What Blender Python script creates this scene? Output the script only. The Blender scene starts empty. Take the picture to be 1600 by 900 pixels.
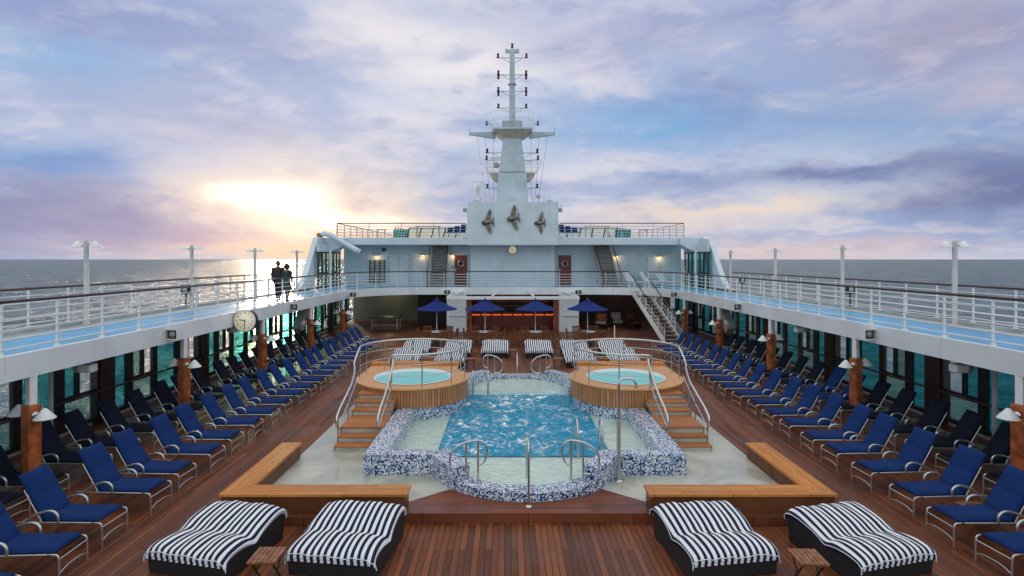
import bpy, math, random
from mathutils import Vector, Matrix, noise as mnoise
R = math.radians
rnd = random.Random(7)
scene = bpy.context.scene
COL = scene.collection

# ------------------------------------------------------------------ camera
cam_d = bpy.data.cameras.new("camera"); cam = bpy.data.objects.new("camera", cam_d); COL.objects.link(cam)
cam.location = (-0.384, 0, 4.75); cam.rotation_euler = (R(90), 0, 0)
cam_d.sensor_width = 36; cam_d.lens = 36 * 880 / 1600
cam_d.shift_x = 8 / 1600; cam_d.shift_y = -45 / 1600
cam_d.clip_start = 0.05; cam_d.clip_end = 90000
scene.camera = cam
scene.view_settings.view_transform = 'Standard'; scene.view_settings.look = 'None'
scene.view_settings.gamma = 1; scene.view_settings.exposure = 0.0
scene.view_settings.use_curve_mapping = False
scene.cycles.max_bounces = 6; scene.cycles.transparent_max_bounces = 14
scene.cycles.sample_clamp_indirect = 4
scene.cycles.use_denoising = True

def s2l(c):
    return tuple(((v / 255) / 12.92 if v / 255 <= .04045 else ((v / 255 + .055) / 1.055) ** 2.4) for v in c)

class NT:
    """tiny node-graph helper"""
    def __init__(s, tree): s.t = tree; s.n = tree.nodes; s.l = tree.links
    def node(s, typ, **kw):
        n = s.n.new(typ)
        for k, v in kw.items(): setattr(n, k, v)
        return n
    def put(s, sock, v):
        if isinstance(v, bpy.types.NodeSocket): s.l.new(v, sock)
        elif v is not None:
            if sock.type == 'RGBA' and len(v) == 3: v = (*v, 1)
            sock.default_value = v
    def m(s, op, a, b=None, c=None, clamp=False):
        n = s.node('ShaderNodeMath', operation=op); n.use_clamp = clamp
        s.put(n.inputs[0], a); s.put(n.inputs[1], b)
        if c is not None: s.put(n.inputs[2], c)
        return n.outputs[0]
    def mix(s, f, a, b, typ='MIX'):
        n = s.node('ShaderNodeMix', data_type='RGBA', blend_type=typ)
        s.put(n.inputs[0], f); s.put(n.inputs[6], a); s.put(n.inputs[7], b); return n.outputs[2]
    def noise(s, vec, scale, detail=4, rough=.55, dist=0):
        n = s.node('ShaderNodeTexNoise'); s.put(n.inputs['Vector'], vec)
        n.inputs['Scale'].default_value = scale; n.inputs['Detail'].default_value = detail
        n.inputs['Roughness'].default_value = rough; n.inputs['Distortion'].default_value = dist
        return n.outputs[0]
    def step(s, v, a, b):
        n = s.node('ShaderNodeMapRange', interpolation_type='SMOOTHSTEP'); s.put(n.inputs[0], v)
        n.inputs[1].default_value = a; n.inputs[2].default_value = b; return n.outputs[0]
    def mapping(s, vec, scale=(1, 1, 1), rot=(0, 0, 0), loc=(0, 0, 0)):
        n = s.node('ShaderNodeMapping'); s.put(n.inputs[0], vec)
        n.inputs[1].default_value = loc; n.inputs[2].default_value = rot; n.inputs[3].default_value = scale
        return n.outputs[0]
    def comb(s, x, y, z=0.0):
        n = s.node('ShaderNodeCombineXYZ'); s.put(n.inputs[0], x); s.put(n.inputs[1], y); s.put(n.inputs[2], z); return n.outputs[0]
    def sep(s, v):
        n = s.node('ShaderNodeSeparateXYZ'); s.put(n.inputs[0], v); return n.outputs
    def bump(s, h, strength=.3, dist=.02):
        n = s.node('ShaderNodeBump'); s.put(n.inputs['Height'], h)
        n.inputs['Strength'].default_value = strength; n.inputs['Distance'].default_value = dist
        return n.outputs[0]

# ------------------------------------------------------------------ sky
SUN_AZ, SUN_EL = -22.4, 5.7
w = bpy.data.worlds.new("World"); scene.world = w; w.use_nodes = True
g = NT(w.node_tree); g.n.clear()
d = g.node('ShaderNodeTexCoord').outputs['Generated']
x, y, z = g.sep(d)
zc = g.m('MAXIMUM', z, 0.0)
az = g.m('ARCTAN2', x, y); el = g.m('ARCSINE', zc)
den = g.m('ADD', zc, .16)
pv = g.comb(g.m('DIVIDE', x, den), g.m('DIVIDE', y, den), 0.0)
nA = g.noise(pv, 0.9, 6, .58, .35)
nB = g.noise(g.mapping(pv, (1, 1.25, 1), (0, 0, .5), (4.2, 1.7, 0)), 1.7, 7, .6, .3)
nC = g.noise(g.mapping(d, (1, 1, 3.2), (0, 0, 0), (2.1, 0, 5)), 3.2, 6, .58, .4)
nD = g.noise(g.mapping(d, (1, 1, 2.7), (0, 0, 0), (9.1, 3, 1)), 7.0, 6, .6, .2)
azw = g.m('ADD', az, g.m('MULTIPLY', g.m('SUBTRACT', nC, .5), .55))
elw = g.m('ADD', el, g.m('MULTIPLY', g.m('SUBTRACT', nD, .5), .10))
def blob(a0, e0, sa, se, amp, warp=True):
    A, E = (azw, elw) if warp else (az, el)
    p = g.m('POWER', g.m('ABSOLUTE', g.m('DIVIDE', g.m('SUBTRACT', A, R(a0)), R(sa))), 2.0)
    q = g.m('POWER', g.m('ABSOLUTE', g.m('DIVIDE', g.m('SUBTRACT', E, R(e0)), R(se))), 2.0)
    return g.m('MULTIPLY', g.m('EXPONENT', g.m('MULTIPLY', g.m('ADD', p, q), -1.0)), amp, clamp=True)
c = g.mix(g.step(nA, .40, .60), s2l((164, 186, 226)), s2l((204, 214, 236)))
c = g.mix(g.m('MULTIPLY', g.step(nB, .50, .64), .55), c, s2l((238, 230, 238)))
c = g.mix(g.m('MULTIPLY', g.step(nC, .50, .66), .75), c, s2l((138, 160, 208)))
for col, a0, e0, sa, se, amp in [
    ((150, 166, 210), -29, 20, 15, 3.2, .85), ((136, 186, 230), -38, 15.5, 5, 1.8, .75),
    ((168, 178, 216), -30, 12, 14, 3.0, .6),
    ((252, 246, 248), -3, 19.0, 9, 3.0, .95), ((248, 242, 246), -13, 21.5, 8, 2.4, .85),
    ((242, 236, 242), -8, 13.5, 7, 1.8, .6), ((184, 184, 216), 12, 22, 16, 3.0, .75),
    ((130, 178, 226), 17, 12.4, 13, 2.6, .95), ((140, 174, 218), 34, 11.4, 12, 2.6, .85),
    ((166, 162, 194), 38, 17.5, 13, 4.5, .85), ((216, 196, 208), 42, 12.8, 5, 1.3, .5),
    ((230, 224, 234), 10, 9.2, 10, 1.5, .7), ((240, 224, 218), 18, 4.0, 12, 2.0, .9),
    ((124, 138, 184), 31, 7.5, 9, 1.1, .95), ((112, 122, 168), 41, 5.4, 7, 3.2, .95),
    ((142, 158, 204), 18, 7.0, 6, .9, .7), ((250, 228, 204), 24, 5.0, 8, .5, .7),
    ((104, 158, 220), -41, 7.4, 7, 1.4, .95), ((128, 138, 188), -40, 3.9, 8, 2.4, 1.0),
    ((142, 148, 196), -32, 2.0, 6, 1.2, .85), ((220, 210, 222), -29, 6.6, 6, 2.4, .5)]:
    c = g.mix(blob(a0, e0, sa, se, amp), c, s2l(col))
# torn edges and wisps over the large masses
c = g.mix(g.m('MULTIPLY', g.step(nD, .54, .72), .32), c, s2l((240, 232, 240)))
c = g.mix(g.m('MULTIPLY', g.step(nD, .46, .30), .0), c, s2l((150, 160, 200)))
lowD = g.m('SUBTRACT', 1.0, g.step(nD, .30, .46))
c = g.mix(g.m('MULTIPLY', lowD, .38), c, s2l((130, 152, 204)))
c = g.mix(blob(-19, 4.6, 10.5, 4.0, .85), c, s2l((255, 229, 200)))
c = g.mix(blob(-17, .8, 15, 1.2, .85), c, s2l((255, 222, 184)))
c = g.mix(blob(24, .5, 18, 1.1, .7), c, s2l((232, 204, 200)))
c = g.mix(blob(-40.5, 3.7, 8.5, 2.4, .9), c, s2l((134, 146, 194)))
c = g.mix(blob(-31, 2.4, 5, 1.1, .6), c, s2l((158, 160, 200)))
glow = g.m('ADD', blob(-20.5, 5.6, 4.6, 1.8, 1.0), blob(-17.0, 3.6, 3.2, 1.1, .55), clamp=True)
c = g.mix(glow, c, (1.55, 1.46, 1.30))
c = g.mix(blob(-21, 5.8, 3.2, 1.1, .9, False), c, (1.75, 1.62, 1.38))
# sky brightened overhead and behind the camera, added fill for deck and walls
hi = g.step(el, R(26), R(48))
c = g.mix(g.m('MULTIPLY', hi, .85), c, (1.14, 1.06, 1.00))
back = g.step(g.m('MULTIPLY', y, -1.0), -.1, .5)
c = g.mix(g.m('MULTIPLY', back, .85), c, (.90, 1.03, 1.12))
sky = g.node('ShaderNodeTexSky', sky_type='NISHITA'); sky.sun_disc = False
sky.sun_elevation = R(SUN_EL); sky.sun_rotation = R(SUN_AZ); sky.air_density = 1.2; sky.dust_density = 2.0
b1 = g.node('ShaderNodeBackground'); g.put(b1.inputs[0], sky.outputs[0]); b1.inputs[1].default_value = .06
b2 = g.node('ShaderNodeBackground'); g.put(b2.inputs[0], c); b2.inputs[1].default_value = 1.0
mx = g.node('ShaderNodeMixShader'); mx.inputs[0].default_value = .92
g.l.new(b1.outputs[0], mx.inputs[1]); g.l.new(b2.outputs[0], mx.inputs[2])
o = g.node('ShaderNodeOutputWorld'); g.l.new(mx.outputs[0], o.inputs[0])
# ------------------------------------------------------------------ sun, veiled by thin cloud
sd = bpy.data.lights.new("sun", 'SUN'); so = bpy.data.objects.new("sun", sd); COL.objects.link(so)
sd.energy = 1.0; sd.angle = R(4); sd.color = (1, .78, .55)
to_sun = Vector((math.sin(R(SUN_AZ)) * math.cos(R(SUN_EL)), math.cos(R(SUN_AZ)) * math.cos(R(SUN_EL)), math.sin(R(SUN_EL))))
so.rotation_euler = to_sun.to_track_quat('Z', 'Y').to_euler()

# ------------------------------------------------------------------ materials
M = {}
def mat(name):
    m = bpy.data.materials.new(name); m.use_nodes = True; t = NT(m.node_tree); t.n.clear()
    out = t.node('ShaderNodeOutputMaterial'); M[name] = m; m.use_backface_culling = False
    return m, t, out
def principled(t, out, col=None, rough=.5, metal=0., bump=None, spec=None, coat=None, emis=None, es=0):
    p = t.node('ShaderNodeBsdfPrincipled'); t.put(p.inputs['Base Color'], col)
    t.put(p.inputs['Roughness'], rough); p.inputs['Metallic'].default_value = metal
    if spec is not None: p.inputs['Specular IOR Level'].default_value = spec
    if coat: p.inputs['Coat Weight'].default_value = coat; p.inputs['Coat Roughness'].default_value = .12
    if bump is not None: t.put(p.inputs['Normal'], bump)
    if emis: t.put(p.inputs['Emission Color'], emis); p.inputs['Emission Strength'].default_value = es
    t.l.new(p.outputs[0], out.inputs[0]); return p
def plain(name, col, rough=.5, metal=0., var=.12, scale=3., bump=0., bscale=40., streak=0., **kw):
    m, t, out = mat(name)
    pos = t.node('ShaderNodeTexCoord').outputs['Object']
    geo = t.node('ShaderNodeNewGeometry').outputs['Position']
    n = t.noise(geo, scale, 5, .6)
    dark = tuple(v * (1 - var * 2) for v in col); lite = tuple(min(1, v * (1 + var)) for v in col)
    c = t.mix(t.step(n, .3, .7), dark, lite)
    if streak:                                                       # rust-tinged rain streaks and plate seams
        st = t.noise(t.mapping(geo, (5.5, 5.5, .35)), 1.0, 5, .7)
        c = t.mix(t.m('MULTIPLY', t.step(st, .58, .80), streak), c, (.40, .33, .25))
        gx, gy, gz = t.sep(geo)
        sx = t.m('LESS_THAN', t.m('FRACT', t.m('MULTIPLY', gx, 1 / 2.41)), .008); sy = t.m('LESS_THAN', t.m('FRACT', t.m('MULTIPLY', gy, 1 / 2.63)), .008)
        c = t.mix(t.m('MULTIPLY', t.m('MAXIMUM', sx, sy), .30), c, (.35, .38, .40))
    bp = t.bump(t.noise(pos, bscale, 3), bump, .01) if bump else None
    principled(t, out, c, rough, metal, bp, **kw); return m

plain('white_paint', (.76, .79, .80), .38, var=.045, scale=1.3, streak=.35)
plain('white_wall', (.66, .75, .79), .42, var=.05, scale=.9, streak=.35)
plain('pale_wall', (.60, .71, .75), .45, var=.05, scale=.9, streak=.3)
plain('grey_paint', (.45, .50, .50), .45, var=.1)
plain('horn_grey', (.15, .13, .10), .5)
plain('beige_paint', (.45, .40, .33), .5)
plain('mahogany', (.075, .028, .020), .3, var=.2, scale=8)
plain('orange_wood', (.44, .115, .035), .35, var=.3, scale=4, bump=.1)
plain('dark_wood', (.055, .022, .016), .4, var=.25, scale=4)
plain('chair_teak', (.30, .115, .045), .5, var=.25, scale=9)
plain('frame_dark', (.022, .017, .017), .4, var=.2)
plain('navy', (.005, .031, .135), .85, var=.05, scale=5, bump=.25, bscale=160, spec=.2)
plain('umbrella_blue', (.010, .030, .17), .8, var=.12, scale=5, spec=.2)
plain('steel', (.62, .62, .60), .2, 1.0, var=.05)
plain('alu', (.56, .55, .53), .32, .85, var=.06)
plain('wicker', (.020, .020, .022), .6, var=.3, scale=60, bump=.5, bscale=90)
plain('black', (.012, .012, .014), .4)
plain('red_door', (.20, .035, .022), .35, var=.15, scale=3)
plain('mast_paint', (.50, .58, .61), .5, var=.09, scale=.8, streak=.5)
plain('bronze', (.24, .20, .15), .38, .55, var=.4, scale=7, bump=.6, bscale=18)
plain('post_paint', (.56, .56, .52), .45, var=.08)
plain('lamp_white', (.82, .82, .80), .4, var=.03)
plain('green_wall', (.20, .21, .15), .6, var=.1, scale=.7)
plain('ceiling', (.16, .13, .12), .6)
plain('skin', (.33, .17, .11), .5)
plain('jacket', (.045, .030, .030), .8)
plain('trousers', (.018, .020, .032), .8)
plain('dress', (.030, .065, .055), .8)
plain('hair_grey', (.08, .07, .06), .7)
plain('hair_brown', (.045, .018, .012), .7)
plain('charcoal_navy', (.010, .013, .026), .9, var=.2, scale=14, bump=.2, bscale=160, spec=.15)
plain('white_fabric', (.72, .74, .78), .8, var=.05)
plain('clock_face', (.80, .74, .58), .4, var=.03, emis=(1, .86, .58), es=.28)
plain('tub_shell', (.78, .84, .84), .25, var=.03)
plain('tread', (.34, .30, .24), .6, var=.15, scale=6)
plain('bottle_glass', (.10, .13, .06), .15, var=.5, scale=30)
plain('tread_grey', (.30, .31, .30), .6, var=.15, scale=6)

def lit(name, col, e):
    m, t, out = mat(name); n = t.node('ShaderNodeEmission'); t.put(n.inputs[0], col); n.inputs[1].default_value = e
    t.l.new(n.outputs[0], out.inputs[0])
lit('bulb', (1, .72, .38), 3.0)
lit('bar_glow', (1, .15, .03), .75)

def deck_mat(name, ca, cb, seam, pw, pl, rot, rough, wet, use_obj=False, sp=.32):
    m, t, out = mat(name)
    src = t.node('ShaderNodeTexCoord').outputs['Object'] if use_obj else t.node('ShaderNodeNewGeometry').outputs['Position']
    v = t.mapping(src, (1, 1, 0), (0, 0, rot))
    b = t.node('ShaderNodeTexBrick'); t.put(b.inputs['Vector'], v)
    b.inputs['Color1'].default_value = (*ca, 1); b.inputs['Color2'].default_value = (*cb, 1); b.inputs['Mortar'].default_value = (*seam, 1)
    b.inputs['Scale'].default_value = 1; b.inputs['Mortar Size'].default_value = pw * .065; b.inputs['Mortar Smooth'].default_value = .2
    b.inputs['Bias'].default_value = 0; b.inputs['Brick Width'].default_value = pl; b.inputs['Row Height'].default_value = pw
    b.offset = .37; b.offset_frequency = 2
    grain = t.noise(t.mapping(v, (1.2, 26, 1)), 1.5, 6, .65)
    big = t.noise(src, .45, 4, .6, .4)
    c = t.mix(t.m('MULTIPLY', t.step(grain, .3, .72), .5), b.outputs[0], t.mix(1.0, b.outputs[0], (.45, .40, .38), 'MULTIPLY'))
    c = t.mix(t.m('MULTIPLY', t.step(big, .42, .62), .30), c, t.mix(1.0, c, (1.5, 1.32, 1.15), 'MULTIPLY'))
    r = t.m('ADD', rough, t.m('MULTIPLY', t.step(big, .40, .60), wet))
    r = t.m('ADD', r, t.m('MULTIPLY', grain, .10))
    bp = t.bump(t.m('ADD', t.m('MULTIPLY', b.outputs[1], -1.0), t.m('MULTIPLY', grain, .25)), .35, .004)
    principled(t, out, c, r, 0, bp, spec=sp)
deck_mat('teak_deck', (.26, .080, .027), (.105, .033, .014), (.020, .011, .008), .105, 2.3, R(90), .30, .24)
deck_mat('teak_step', (.26, .075, .034), (.15, .044, .022), (.015, .01, .008), .10, 1.9, 0, .20, .15)
deck_mat('teak_bench', (.72, .30, .062), (.58, .21, .042), (.07, .03, .015), .080, 1.4, 0, .38, .15)
deck_mat('teak_bench_y', (.72, .30, .062), (.58, .21, .042), (.07, .03, .015), .080, 1.4, R(90), .38, .15)
deck_mat('teak_side', (.20, .075, .032), (.15, .052, .022), (.02, .01, .008), .105, 2.0, 0, .32, .15)
deck_mat('teak_tread', (.56, .22, .065), (.44, .15, .042), (.07, .03, .015), .07, 3, 0, .35, .12)

# ring-laid teak round the hot tubs
m, t, out = mat('teak_ring')
pos = t.node('ShaderNodeTexCoord').outputs['Object']; px_, py_, pz_ = t.sep(pos)
rad = t.m('SQRT', t.m('ADD', t.m('MULTIPLY', px_, px_), t.m('MULTIPLY', py_, py_)))
fr = t.m('FRACT', t.m('MULTIPLY', rad, 11.0)); seam = t.m('LESS_THAN', fr, .09)
gn = t.noise(t.comb(t.m('MULTIPLY', rad, 40.0), t.m('MULTIPLY', t.m('ARCTAN2', px_, py_), 4.0)), 1.0, 5)
c = t.mix(t.step(gn, .3, .7), (.62, .29, .095), (.74, .39, .15)); c = t.mix(t.m('MULTIPLY', seam, .6), c, (.14, .07, .03))
principled(t, out, c, .42)
# cladding, each stave its own tone
m, t, out = mat('teak_stave')
ri = t.node('ShaderNodeNewGeometry').outputs['Random Per Island']
gn = t.noise(t.mapping(t.node('ShaderNodeTexCoord').outputs['Object'], (30, 30, 2)), 1.5, 5)
c = t.mix(ri, (.40, .16, .055), (.60, .28, .11)); c = t.mix(t.m('MULTIPLY', t.step(gn, .35, .7), .5), c, (.25, .10, .035))
principled(t, out, c, .45)
# mosaic
m, t, out = mat('mosaic')
pos = t.node('ShaderNodeNewGeometry').outputs['Position']
def vm(op, a, b=None):
    n = t.node('ShaderNodeVectorMath', operation=op); t.put(n.inputs[0], a)
    if b is not None: t.put(n.inputs[1], b)
    return n.outputs[0]
sc_ = vm('MULTIPLY', vm('ADD', pos, (.011, .013, .009)), (36., 36., 36.))
cell = vm('FLOOR', sc_); wn = t.node('ShaderNodeTexWhiteNoise', noise_dimensions='3D'); t.put(wn.inputs['Vector'], cell)
cr = t.node('ShaderNodeValToRGB'); cr.color_ramp.interpolation = 'CONSTANT'; t.l.new(wn.outputs[0], cr.inputs[0])
stops = [(0, (.012, .022, .10)), (.16, (.03, .06, .22)), (.30, (.12, .19, .40)), (.42, (.34, .42, .54)), (.58, (.56, .62, .68)), (.76, (.80, .82, .82))]
e = cr.color_ramp.elements; e[0].color = (*stops[0][1], 1); e[1].position = stops[1][0]; e[1].color = (*stops[1][1], 1)
for p_, c_ in stops[2:]:
    q = e.new(p_); q.color = (*c_, 1)
principled(t, out, cr.outputs[0], t.m('ADD', .12, t.m('MULTIPLY', wn.outputs[0], .25)))
# cream pool surround, wet and worn
m, t, out = mat('cream_floor')
pos = t.node('ShaderNodeNewGeometry').outputs['Position']
n1 = t.noise(pos, 1.1, 6, .6, .6); n2 = t.noise(pos, 9, 4)
c = t.mix(t.step(n1, .38, .62), (.40, .40, .33), (.56, .56, .48)); c = t.mix(t.m('MULTIPLY', n2, .3), c, (.42, .40, .32))
principled(t, out, c, t.m('ADD', .12, t.m('MULTIPLY', t.step(n1, .4, .6), .3)), bump=t.bump(n2, .1, .005))
plain('pool_ledge', (.84, .87, .79), .4, var=.05, scale=2)
plain('pool_blue', (.010, .40, .72), .4, var=.15, scale=1.5)
plain('fascia_paint', (.80, .83, .84), .36, var=.06, scale=.7, streak=.3)
plain('blue_deck', (.08, .40, .68), .30, var=.12, scale=1.0)
plain('gutter_grey', (.42, .47, .46), .3, var=.1, scale=2)

def schlick(t, nrm, f0):
    """two-sided reflectance of a thin sheet"""
    ge = t.node('ShaderNodeNewGeometry'); dt = t.node('ShaderNodeVectorMath', operation='DOT_PRODUCT')
    t.l.new(ge.outputs['Incoming'], dt.inputs[0]); t.l.new(nrm if nrm is not None else ge.outputs['Normal'], dt.inputs[1])
    k = t.m('SUBTRACT', 1.0, t.m('ABSOLUTE', dt.outputs['Value']), clamp=True)
    return t.m('ADD', f0, t.m('MULTIPLY', t.m('POWER', k, 5.0), 1 - f0), clamp=True)
def water(name, tint, foam_lo, foam_hi, foam_box=None, bs=.5, base=None):
    m, t, out = mat(name)
    pos = t.node('ShaderNodeNewGeometry').outputs['Position']
    rip = t.noise(pos, 3.5, 5, .6, 1.2); fine = t.noise(pos, 11, 4, .6, .8)
    bp = t.bump(t.m('ADD', rip, t.m('MULTIPLY', fine, .4)), bs, .12)
    tr = t.node('ShaderNodeBsdfTransparent'); t.put(tr.inputs[0], tint)
    gl = t.node('ShaderNodeBsdfGlossy'); gl.inputs['Roughness'].default_value = .08; t.put(gl.inputs['Normal'], bp)
    mx = t.node('ShaderNodeMixShader'); t.l.new(schlick(t, bp, .02), mx.inputs[0]); t.l.new(tr.outputs[0], mx.inputs[1]); t.l.new(gl.outputs[0], mx.inputs[2])
    wv = t.noise(t.mapping(pos, (1.25, .8, 1)), 3.2, 9, .72, 1.1)
    wv2 = t.noise(t.mapping(pos, (1, .8, 1), (0, 0, 0), (7, 3, 0)), 2.1, 8, .68, 1.6)
    ridg = t.m('ABSOLUTE', t.m('SUBTRACT', wv2, .5))
    patch = t.step(t.noise(pos, .7, 3), .36, .64)
    f = t.m('MAXIMUM', t.m('MULTIPLY', t.step(wv, .47, .62), 1.0), t.m('MULTIPLY', t.m('SUBTRACT', 1.0, t.step(ridg, foam_lo, foam_hi)), .28))
    f = t.m('MULTIPLY', f, t.m('ADD', .25, t.m('MULTIPLY', patch, .9)), clamp=True)
    body = 0.0
    if foam_box:
        X, Y, Z = t.sep(pos); x0, x1, y0, y1 = foam_box
        zone = t.m('ADD', .03, t.m('MULTIPLY', t.m('MULTIPLY', t.step(X, x0, x0 + .3), t.step(t.m('MULTIPLY', X, -1.0), -x1, -x1 + .3)), t.m('MULTIPLY', t.step(Y, y0, y0 + .25), t.step(t.m('MULTIPLY', Y, -1.0), -y1, -y1 + .3))))
        f = t.m('MULTIPLY', f, zone)
        # churned water: small air bubbles scatter light inside the deep part
        inner = t.m('MULTIPLY', t.m('MULTIPLY', t.m('GREATER_THAN', X, -1.99), t.m('LESS_THAN', X, 1.99)), t.m('MULTIPLY', t.m('GREATER_THAN', Y, 12.76), t.m('LESS_THAN', Y, 18.6)))
        body = t.m('MULTIPLY', inner, t.m('ADD', .42, t.m('MULTIPLY', t.noise(pos, 2.2, 6, .6), .35)))
    else: f = t.m('MULTIPLY', f, .25); body = .72
    df = t.node('ShaderNodeBsdfDiffuse'); fc = t.m('MAXIMUM', f, body)
    t.put(df.inputs[0], t.mix(f, (.005, .37, .60), (.84, .95, .97)) if foam_box else t.mix(f, (.28, .74, .75), (.86, .95, .95)))
    m2 = t.node('ShaderNodeMixShader'); t.put(m2.inputs[0], fc); t.l.new(mx.outputs[0], m2.inputs[1]); t.l.new(df.outputs[0], m2.inputs[2])
    t.l.new(m2.outputs[0], out.inputs[0])
water('pool_water', (.90, .98, .96), .002, .030, (-2.1, 2.1, 12.6, 19.3), .45)
water('tub_water', (.62, .93, .94), .0, .006, None, .2)

# sea
def vmix(t, a, b):
    n = t.node('ShaderNodeVectorMath', operation='ADD'); t.put(n.inputs[0], a); t.put(n.inputs[1], b)
    s_ = t.node('ShaderNodeVectorMath', operation='ADD'); t.l.new(n.outputs[0], s_.inputs[0]); t.put(s_.inputs[1], b)
    k = t.node('ShaderNodeVectorMath', operation='NORMALIZE'); t.l.new(s_.outputs[0], k.inputs[0]); return k.outputs[0]
m, t, out = mat('sea')
pos = t.node('ShaderNodeNewGeometry').outputs['Position']
a1 = t.noise(t.mapping(pos, (1, 1.5, 1), (0, 0, .4)), .045, 8, .62, .5)
a2 = t.noise(t.mapping(pos, (1, 1.6, 1), (0, 0, -.3)), .35, 6, .6, .6)
a3 = t.noise(t.mapping(pos, (.7, 1.5, 1), (0, 0, .15), (3, 9, 0)), .012, 6, .6, .4)
hgt = t.m('ADD', t.m('ADD', t.m('MULTIPLY', a1, 9.0), t.m('MULTIPLY', a2, 1.3)), t.m('MULTIPLY', a3, 14.0))
bp = t.bump(hgt, 1.0, 1.0)
cap = t.step(a2, .66, .72)
c = t.mix(t.step(a1, .35, .65), (.005, .085, .11), (.010, .17, .19)); c = t.mix(t.m('MULTIPLY', cap, .25), c, (.5, .6, .6))
df = t.node('ShaderNodeBsdfDiffuse'); t.put(df.inputs[0], c); t.put(df.inputs['Normal'], bp)
gl = t.node('ShaderNodeBsdfGlossy'); gl.inputs['Roughness'].default_value = .22; t.put(gl.inputs[0], (.60, .57, .55)); t.put(gl.inputs['Normal'], bp)
ge = t.node('ShaderNodeNewGeometry'); dt = t.node('ShaderNodeVectorMath', operation='DOT_PRODUCT')
t.l.new(ge.outputs['Incoming'], dt.inputs[0]); t.put(dt.inputs[1], vmix(t, bp, ge.outputs['Normal']))
kf = t.m('SUBTRACT', 1.0, t.m('ABSOLUTE', dt.outputs['Value']), clamp=True)
fs_ = t.m('ADD', .02, t.m('MULTIPLY', t.m('POWER', kf, 4.0), .90), clamp=True)
amix = t.m('ADD', t.m('MULTIPLY', a1, .45), t.m('MULTIPLY', t.noise(t.mapping(pos, (.8, 1.2, 1)), .16, 5, .65, .5), .55))
fs_ = t.m('MULTIPLY', fs_, t.m('ADD', .62, t.m('MULTIPLY', t.step(amix, .42, .58), .65)), clamp=True)
mxs = t.node('ShaderNodeMixShader'); t.l.new(fs_, mxs.inputs[0]); t.l.new(df.outputs[0], mxs.inputs[1]); t.l.new(gl.outputs[0], mxs.inputs[2])
t.l.new(mxs.outputs[0], out.inputs[0])

def glass(name, tint, rough=.02):
    m, t, out = mat(name)
    tr = t.node('ShaderNodeBsdfTransparent'); t.put(tr.inputs[0], tint)
    gl = t.node('ShaderNodeBsdfGlossy'); gl.inputs['Roughness'].default_value = rough
    mx = t.node('ShaderNodeMixShader'); t.l.new(schlick(t, None, .03), mx.inputs[0]); t.l.new(tr.outputs[0], mx.inputs[1]); t.l.new(gl.outputs[0], mx.inputs[2])
    t.l.new(mx.outputs[0], out.inputs[0])
glass('teal_glass', (.30, .68, .70)); glass('clear_glass', (.86, .95, .93)); glass('green_glass', (.60, .74, .70))

# striped fabric, stripes run along the bed
m, t, out = mat('striped_fabric')
pos = t.node('ShaderNodeTexCoord').outputs['Object']; X, Y, Z = t.sep(pos)
wob = t.m('MULTIPLY', t.m('SUBTRACT', t.noise(pos, 3, 2), .5), .012)
fr = t.m('FRACT', t.m('MULTIPLY', t.m('ADD', X, wob), 1 / .104)); s = t.step(fr, .49, .51)
wr = t.noise(t.mapping(pos, (1, 2.5, 1)), 7, 5, .6)
c = t.mix(s, (.016, .018, .045), (.80, .81, .84))
principled(t, out, c, .85, bump=t.bump(wr, .5, .03), spec=.2)

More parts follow.
